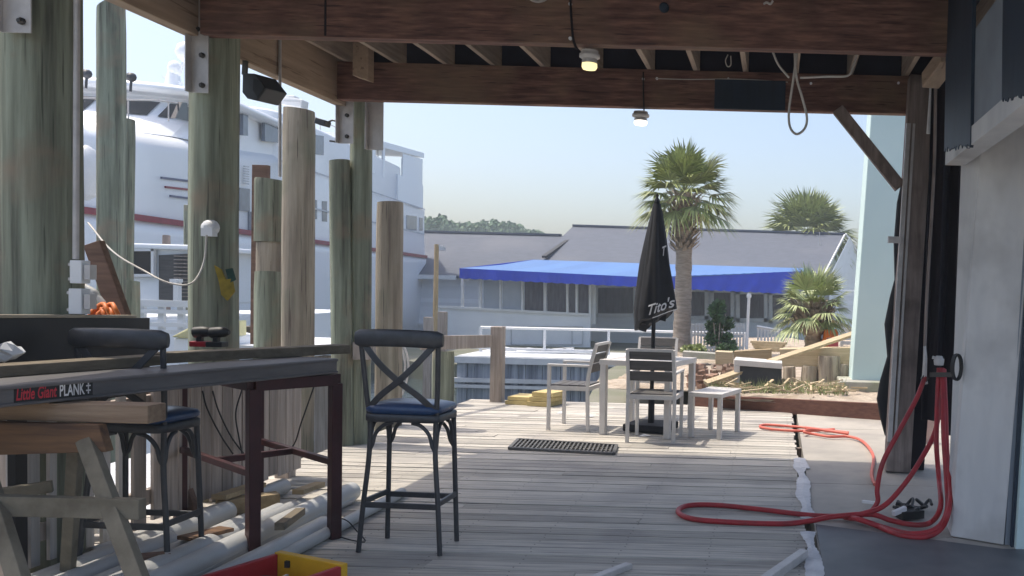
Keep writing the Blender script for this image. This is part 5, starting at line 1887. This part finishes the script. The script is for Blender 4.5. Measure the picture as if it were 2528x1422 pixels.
def valance(t0, t1, b0, b1, n):
    m = MB()
    P, Q = [], []
    for k in range(n * 4 + 1):
        t = k / (n * 4)
        w_ = .012 * math.sin(k * .9) + .01 * math.sin(k * .37)
        P.append(t0.lerp(t1, t) + V((0, -.03, -.012 * abs(math.sin(t * n * PI)))))
        Q.append(b0.lerp(b1, t) + V((0, -.03 + w_ * 2, -.035 * abs(math.sin(t * n * PI)))))
    m.ring([[p, q, q + V((0, .03, 0)), p + V((0, .03, 0))] for p, q in zip(P, Q)], True, True, smooth=False)
    return m.build('valance', mats['awn'], aw)


m = MB()
fe_, be_ = [A, B, Bm, C], [A2, A2.lerp(B2, .6), B2, C2]
for k in range(14):
    m.cur = random.random()
    def pos(L_, t):
        d_ = [0]
        for p, q in zip(L_, L_[1:]): d_.append(d_[-1] + (q - p).length)
        s_ = t * d_[-1]
        for i in range(len(L_) - 1):
            if s_ <= d_[i + 1] + 1e-6: return L_[i].lerp(L_[i + 1], (s_ - d_[i]) / max(1e-6, d_[i + 1] - d_[i]))
        return L_[-1]
    q = [pos(fe_, k / 14), pos(fe_, (k + 1) / 14), pos(be_, (k + 1) / 14), pos(be_, k / 14)]
    mid0, mid1 = q[0].lerp(q[3], .5) + V((0, 0, -.05)), q[1].lerp(q[2], .5) + V((0, 0, -.05))
    m.prism([q[0], q[1], mid1, mid0], (0, 0, -.03)); m.prism([mid0, mid1, q[2], q[3]], (0, 0, -.03))
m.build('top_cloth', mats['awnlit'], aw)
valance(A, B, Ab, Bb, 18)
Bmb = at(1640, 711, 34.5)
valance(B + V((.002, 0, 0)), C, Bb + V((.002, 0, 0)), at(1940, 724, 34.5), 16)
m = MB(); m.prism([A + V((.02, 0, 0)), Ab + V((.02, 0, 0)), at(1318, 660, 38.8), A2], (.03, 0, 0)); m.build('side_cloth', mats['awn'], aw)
m = MB()
for px in (1142, 1236, 1346, 1457):
    p = at(px, 690, 35.3); m.bar(p, V((p.x, p.y + .7, p.z)), .05, .05)
m.build('frame_bars', mats['white'], aw)
# ------------------------------------------------------------------ yacht
yd = V((-.138, .9904, 0)).normalized()
yn = V((-yd.y, yd.x, 0))         # towards its far (left) side
Y0 = V((-13.4, 16.3, 0)) - yd * 4


def yp(s, w, z):
    return Y0 + yd * s + yn * w + V((0, 0, z))


yt_ = thing('motor_yacht', yp(14, 3.2, -1.7), 'large white motor yacht with dark red rub rail moored at the left', 'yacht')
W = 6.6
# hull
m = MB()
rings = []
for i in range(25):
    s = -6 + 34.5 * i / 24
    t = min(1, max(0, (s + 6) / 9))
    hw = W / 2 * (1 - (1 - t) ** 2.2)
    hw = max(hw, .04)
    sheer = 2.64 + .5 * (1 - t) ** 2
    wl_ = hw * (.55 + .4 * t)
    c = W / 2
    rings.append([yp(s, c - hw, sheer), yp(s, c - hw, sheer - .35), yp(s, c - (hw * .6 + wl_ * .4), .6), yp(s, c - wl_, -1.0), yp(s, c - wl_ * .8, -1.95), yp(s, c + wl_ * .8, -1.95), yp(s, c + wl_, -1.0), yp(s, c + (hw * .6 + wl_ * .4), .6), yp(s, c + hw, sheer - .35), yp(s, c + hw, sheer)])
m.ring(rings, True, True)
hl = m.build('hull', mats['hull'], yt_)
# red rub rail
m = MB()
for i in range(4, 24):
    a, b = rings[i][0], rings[i + 1][0]
    m.bar(a + V((.02, -.02, .0)), b + V((.02, -.02, 0)), .1, .13)
m.build('rub_rail', mats['red'], hl)


def rbox(s0, s1, w0, w1, z0, z1, rt, front, nm, mat='hull', par=None, n=7, slope=0.):
    """superstructure block: sides, rounded top edge, rounded plan at its front"""
    m = MB()
    rings = []
    outline = []
    N = 14
    for i in range(N + 1):           # front arc from near side to far side
        a = PI * i / N
        e = 1.0
        outline.append((s0 + front * (1 - abs(math.sin(a)) ** .7), (w0 + w1) / 2 - (w1 - w0) / 2 * math.copysign(abs(math.cos(a)) ** .6, math.cos(a))))
    outline.append((s1, w1)); outline.append((s1, w0))
    cs, cw = (s0 + s1) / 2, (w0 + w1) / 2
    def ringat(ins, z):
        out = []
        for s, w_ in outline:
            ss = s + ins * (1 if s < cs else -1) * (1.8 if s < s0 + front else 1)
            ww = w_ + ins * (1 if w_ < cw else -1) * min(1, abs(w_ - cw) / 1.2)
            out.append(yp(ss, ww, z if z == z0 else z + slope * (min(ss, 8) - 8)))
        return out
    rings.append(ringat(0, z0)); rings.append(ringat(0, z1 - rt))
    for k in range(1, n):
        a = PI / 2 * k / (n - 1)
        rings.append(ringat(rt * (1 - math.cos(a)), z1 - rt + rt * math.sin(a)))
    m.ring(rings, True, True)
    return m.build(nm, mats[mat], par or yt_)


rbox(.2, 13, .06, W - .06, 2.62, 5.1, .35, 3.2, 'forward_house', slope=.19)
up_ = rbox(12.0, 24.5, .05, W - .1, 4.2, 6.35, .12, 1.4, 'upper_house')
rbox(12.5, 28.3, .04, W - .04, 2.62, 4.9, .1, .5, 'main_house')
# pilothouse: raked windows on a bowed front
m = MB()
rings = []
for z, ins in ((4.7, -.9), (5.1, -.35), (5.72, .45), (5.78, .45)):
    ring = []
    for i in range(15):
        a = PI * i / 14
        ring.append(yp(8.1 + ins + 1.5 * (1 - abs(math.sin(a)) ** .8), W / 2 - (W / 2 - .2) * math.copysign(abs(math.cos(a)) ** .7, math.cos(a)), z))
    ring += [yp(15, W - .2, z), yp(15, .2, z)]
    rings.append(ring)
m.ring(rings, True, True, smooth=False)
phs = m.build('pilothouse', mats['hull'], yt_)
# front panes between bow angles
def fp(a, z, off=0.):
    ins = -.35 + (z - 5.1) / .62 * .8
    s = 8.1 + ins + 1.5 * (1 - abs(math.sin(a)) ** .8) - off
    return yp(s, W / 2 - (W / 2 - .2 + off * .5) * math.copysign(abs(math.cos(a)) ** .7, math.cos(a)), z)
for k in range(5):
    a0, a1 = .42 + k * .47, .42 + k * .47 + .37
    P = []
    nn = 4
    for j in range(nn + 1):
        P.append(fp(a0 + (a1 - a0) * j / nn, 5.2, .03))
    for j in range(nn, -1, -1):
        P.append(fp(a0 + (a1 - a0) * j / nn, 5.62, .03))
    m = MB(); m.add(P, [(i, i + 1, 2 * nn - i, 2 * nn + 1 - i) for i in range(nn)]); m.add([p + yd * .04 for p in P], [(2 * nn + 1 - i, 2 * nn - i, i + 1, i) for i in range(nn)])
    m.build('window', mats['glass'], phs)
m = MB()
rings = []
for z, gr in ((5.78, .3), (5.86, .42), (5.98, .36), (6.06, .1)):
    ring = []
    for i in range(15):
        a = PI * i / 14
        ring.append(yp(8.4 - gr + 1.5 * (1 - abs(math.sin(a)) ** .8), W / 2 - (W / 2 - .25 + gr) * math.copysign(abs(math.cos(a)) ** .7, math.cos(a)), z))
    ring += [yp(14, W - .25 + gr, z), yp(14, .25 - gr, z)]
    rings.append(ring)
m.ring(rings)
m.build('pilothouse_roof', mats['hull'], yt_)
SP, SN = yp(0, .06, 0), -yn


def sidewin(pts, par, off=.05, mt='glass', nm='window', SP=SP):
    off = .035
    P = [onp(x, y_, SP, SN) + SN * off for x, y_ in pts]
    m = MB(); m.prism(P, -SN * (off + .06)); return m.build(nm, mats[mt], par)


sidewin(((428, 292), (459, 299), (459, 254), (446, 252)), phs, .1, SP=yp(0, .2, 0))
sidewin(((470, 300), (490, 304), (490, 258), (470, 258)), phs, .1, SP=yp(0, .2, 0))
mats['yglass'] = M('yacht_window', (.17, .2, .26), (.13, .155, .2), rough=.1, bump=0, spec=.8)
for q in (((597, 334), (609, 335), (609, 278), (597, 277)), ((651, 348), (688, 353), (688, 302), (651, 295)), ((772, 380), (797, 383), (797, 336), (772, 332)), ((588, 520), (614, 522), (614, 466), (588, 463)),
          ((612, 574), (628, 576), (628, 524), (612, 522)), ((768, 540), (780, 541), (780, 494), (768, 493)), ((793, 546), (805, 547), (805, 497), (793, 496)), ((1002, 568), (1027, 569), (1027, 534), (1002, 531)), ((1034, 569), (1042, 569), (1042, 538), (1034, 537))):
    sidewin(q, yt_, .1, 'yglass')
for i, ((xa, ya), (xb, yb)) in enumerate((((396, 438), (478, 448)), ((406, 461), (478, 469)), ((418, 483), (478, 491)))):
    P = [onp(x, y_, SP, SN) + SN * .03 for x, y_ in ((xa, ya + 3), (xb, yb + 3), (xb, yb - 2), (xa, ya - 2))]
    m = MB(); m.prism(P, -SN * .08); o = m.build('hull_stripe', mats['bluestripe' if i != 1 else 'red'], yt_)
for k in range(6):
    P = [onp(x, y_, SP, SN) + SN * .02 for x, y_ in ((432, 572 + k * 8), (462, 575 + k * 8))]
    m = MB(); m.bar(P[0], P[1], .03, .03); m.build('vent_slat', mats['dockw'], hl)
for k in range(8):
    P = [onp(x, y_, SP, SN) + SN * .06 for x, y_ in ((596, 410 + k * 6), (608, 412 + k * 6))]
    m = MB(); m.bar(P[0], P[1], .03, .03); m.build('vent_slat', mats['dockw'], up_)
# aft upper deck: roof, opening, bulwark
ar = [onp(x, y_, SP, SN) for x, y_ in ((918, 336), (1044, 378))]
s0, s1 = (ar[0] - Y0).dot(yd), (ar[1] - Y0).dot(yd)
zt0, zt1 = ar[0].z, ar[1].z
m = MB(); m.hexa([yp(s0 - 2, 0, zt0 - .5), yp(s1, 0, zt1 - .22), yp(s1, W, zt1 - .22), yp(s0 - 2, W, zt0 - .5), yp(s0 - 2, 0, zt0 - .25), yp(s1, 0, zt1), yp(s1, W, zt1), yp(s0 - 2, W, zt0 - .25)]); m.build('aft_roof', mats['hull'], yt_)
for sa, sb in ((s0 - 2, s0 + .4), (s1 - 3.2, s1 - .1), (s0 + 1.3, s0 + 1.55)):
    for w_ in (.04, W - .1):
        m = MB(); m.hexa([yp(sa, w_, 5.6), yp(sb, w_, 5.6), yp(sb, w_ + .06, 5.6), yp(sa, w_ + .06, 5.6), yp(sa, w_, zt0 - .3 + (zt1 - zt0) * (sa - s0) / (s1 - s0)), yp(sb, w_, zt0 - .3 + (zt1 - zt0) * (sb - s0) / (s1 - s0)), yp(sb, w_ + .06, zt0 - .3), yp(sa, w_ + .06, zt0 - .3)]); m.build('side_panel', mats['hull'], yt_)
m = MB(); m.hexa([yp(24, .0, 4.85), yp(s1 - .1, .0, 4.85), yp(s1 - .1, W, 4.85), yp(24, W, 4.85), yp(24, .0, 5.95), yp(s1 - .1, .0, 5.95), yp(s1 - .1, W, 5.95), yp(24, W, 5.95)]); m.build('aft_bulwark', mats['hull'], yt_)
m = MB(); m.hexa([yp(28.31, .1, 1.0), yp(29.4, .2, 1.0), yp(29.4, W - .2, 1.0), yp(28.31, W - .1, 1.0), yp(28.31, .1, 4.9), yp(29.1, .3, 4.6), yp(29.1, W - .3, 4.6), yp(28.31, W - .1, 4.9)]); m.build('aft_cockpit', mats['hull'], yt_)
# rails and seams
m = MB()
for i in range(3, 11):
    a, b = rings[0][0], rings[0][0]
P = [yp(s_, .25 + max(0, (3.5 - s_) * .55), 5.1 + .19 * (min(s_, 8) - 8) + .42) for s_ in (1.5, 3, 4.5, 6, 7.5, 9, 10.5, 11.8)]
m.tube(spline(P, 4), .02, 6)
for p in P:
    m.tube([p, p + V((0, 0, -.45))], .015, 6)
m.build('bow_rail', mats['steel'], yt_)
m = MB()
for z_ in (4.86, 3.7):
    m.bar(yp(12.6, -.005, z_), yp(28.2, -.005, z_), .02, .05)
m.build('seam', mats['dockw'], yt_)
m = MB()
P = [yp(s_, .5, 6.35 + .5) for s_ in (15, 17, 19, 21, 23)]
m.tube(P, .02, 6)
for p in P:
    m.tube([p, p + V((0, 0, -.5))], .016, 6)
m.build('roof_rail', mats['steel'], yt_)
# mast, domes, flood lights
m = MB(); c = at(428, 205, 23); m.lathe(c + V((0, 0, -.35)), [(.42, -.3), (.26, .0), (.18, .4), (.12, .7), (.1, .9)], 12); m.lathe(at(432, 168, 23), [(.02, -.25), (.14, -.15), (.18, 0), (.13, .14), (.02, .2)], 12); m.lathe(at(460, 130, 23), [(.02, -.3), (.2, -.18), (.26, 0), (.2, .2), (.02, .3)], 12); m.tube([c, at(462, 140, 23)], .05, 6); m.bar(at(405, 190, 23), at(450, 205, 23), .1, .06); m.build('mast', mats['hull'], yt_)
for px, py in ((212, 182), (322, 190)):
    m = MB(); m.tube([at(px, py + 36, 18.2), at(px + 2, py + 8, 18.2)], .025, 6); m.lathe(at(px, py, 18.2), [(.03, -.06), (.09, -.03), (.1, .05)], 10, R=Matrix.Rotation(-PI / 2, 3, 'X')); m.build('floodlight', mats['darkgrey'], yt_)
m = MB(); a = at(728, 255, 27); m.box(a, (.66, .4, .26), Matrix.Rotation(.12, 3, 'Y')); m.box(a + V((-.08, 0, .16)), (.3, .3, .12)); m.build('deck_locker', mats['white'], yt_, bevel=.04)
m = MB(); m.box(a + V((.02, -.21, .03)), (.5, .02, .05)); m.build('locker_slot', mats['dockw'], yt_)
m = MB(); a = at(214, 420, 15.6); m.lathe(a, [(.03, -.55), (.17, -.45), (.2, .1), (.15, .35), (.03, .45)], 12); m.build('fender', mats['white'], yt_)

# ------------------------------------------------------------------ small cruiser in front of the yacht
cz = thing('cabin_cruiser', at(400, 800, 13), 'small white cabin cruiser with dark side window before the yacht', 'boat')
Yc = 12.6
m = MB()
rings = []
xa, xb = at(150, 760, Yc).x, at(470, 760, Yc).x
for i in range(12):
    t = i / 11
    yy = 12.4 + 6 * t
    hw = (xb - xa) / 2 * (1 - max(0, t - .5) ** 2 * 2.4)
    c = (xa + xb) / 2
    rings.append([V((c - hw, yy, .78)), V((c - hw * .85, yy, -1.9)), V((c + hw * .85, yy, -1.9)), V((c + hw, yy, .78))])
m.ring(rings, True, True, smooth=False); m.build('hull', mats['hull'], cz)
m = MB(); P = [at(300, 745, Yc), at(470, 752, Yc), at(470, 612, Yc), at(300, 606, Yc)]
m.prism(P, (0, 2.6, 0)); cb = m.build('cabin', mats['siding'], cz, bevel=.02)
m = MB(); m.prism([at(290, 612, Yc - .1), at(480, 618, Yc - .1), at(480, 605, Yc - .1), at(290, 599, Yc - .1)], (0, 2.8, 0)); m.build('cabin_roof', mats['hull'], cz, bevel=.02)
window(323, 617, 383, 680, Yc - .03, cb, fr=.04)
m = MB()
m.prism([at(392, 740, Yc - .02), at(468, 744, Yc - .02), at(468, 626, Yc - .02), at(392, 630, Yc - .02)], (0, .03, 0)); lv = m.build('louvre_door', mats['slat'], cb)
m = MB()
for k in range(12):
    m.bar(at(430, 632 + k * 9, Yc - .05), at(466, 633 + k * 9, Yc - .05), .02, .012)
m.build('louvres', mats['grey_wood'], lv)
rr = MB()
for py in (748, 768, 800, 818):
    rr.bar(at(338, py, 11.6), at(478, py + 3, 11.6), .05, .055 if py != 748 else .09)
for px in (352, 400, 448):
    rr.bar(at(px, 745, 11.65), at(px, 850, 11.65), .08, .05, up=(0, -1, 0))
rr.build('stern_rail', mats['white'], cz)
m = MB(); m.bar(at(438, 690, 12.2), at(438, 748, 12.2), .06, .09, up=(0, -1, 0)); m.bar(at(422, 693, 12.2), at(448, 693, 12.2), .06, .05); m.build('davit', mats['white'], cz)
# pale dinghy and white finger pier catching the sun
dg = thing('dinghy', at(450, 830, 9.6), 'small cream dinghy tied beside the green pile', 'boat')
m = MB(); m.prism([at(420, 832, 9.8), at(490, 838, 9.8), at(490, 795, 9.8)], (0, .9, 0)); m.build('bow', M('cream_hull', (.72, .68, .38), rough=.5, bump=.05), dg, bevel=.02)
m = MB(); m.prism([at(428, 885, 9.85), at(490, 888, 9.85), at(490, 836, 9.85), at(428, 834, 9.85)], (0, 1.6, 0)); m.build('hull', mats['hull'], dg, bevel=.02)
fp_ = thing('finger_pier', at(690, 850, 11), 'white finger pier glaring in the sun beyond the piles', 'pier')
a, b = at(560, 850, 11.0), at(830, 846, 11.0)
z = at(690, 846, 11).z
m = MB(); m.hexa([(a.x, 10.4, z - .12), (b.x, 10.4, z - .12), (b.x, 12.2, z - .12), (a.x, 12.2, z - .12), (a.x, 10.4, z), (b.x, 10.4, z), (b.x, 12.2, z), (a.x, 12.2, z)]); m.build('planking', mats['white'], fp_)
for x in (a.x + .3, b.x - .3):
    m = MB(); m.box((x, 11.3, (z - 1.9) / 2 - .08), (.18, .18, z + 1.7)); m.build('pier_post', mats['grey_wood'], fp_)
m = MB(); c = at(600, 812, 10.8); m.tube([c + V((-.1, 0, 0)), c + V((.1, 0, .02))], .025, 8); m.tube([c + V((-.1, 0, .02)), c + V((.12, 0, -.03))], .03, 8); m.bar(c, V((c.x, c.y, z)), .03, .03)
tag(m.build('cleat', mats['bolt']), 'dark mooring cleat on the sunlit finger pier', 'cleat')
# green house edge at far left
m = MB(); m.prism([at(-140, 900, 6.2), at(17, 900, 6.2), at(15, 232, 6.2), at(-140, 200, 6.2)], (0, .5, 0))
tag(m.build('green_hut', M('green_wall', (.15, .19, .16), (.12, .15, .13), rough=.8, scale=1.5, stretch=(8, 8, .6), bump=.1), bevel=.01), 'grey green hut wall cut by the left edge', 'hut')

# ------------------------------------------------------------------ hazy marine air
m = MB()
m.box((8, 78, 3.0), (190, 190, 11.4))
hz = m.build('haze', mats['void'])
hm = bpy.data.materials.new('haze')
hm.use_nodes = True
hm.node_tree.nodes.clear()
ho_ = hm.node_tree.nodes.new('ShaderNodeOutputMaterial')
pv_ = hm.node_tree.nodes.new('ShaderNodeVolumePrincipled')
pv_.inputs['Color'].default_value = (.82, .91, 1, 1)
pv_.inputs['Density'].default_value = .0025
hm.node_tree.links.new(pv_.outputs[0], ho_.inputs['Volume'])
hz.data.materials.clear()
hz.data.materials.append(hm)
tag(hz, kind='stuff')
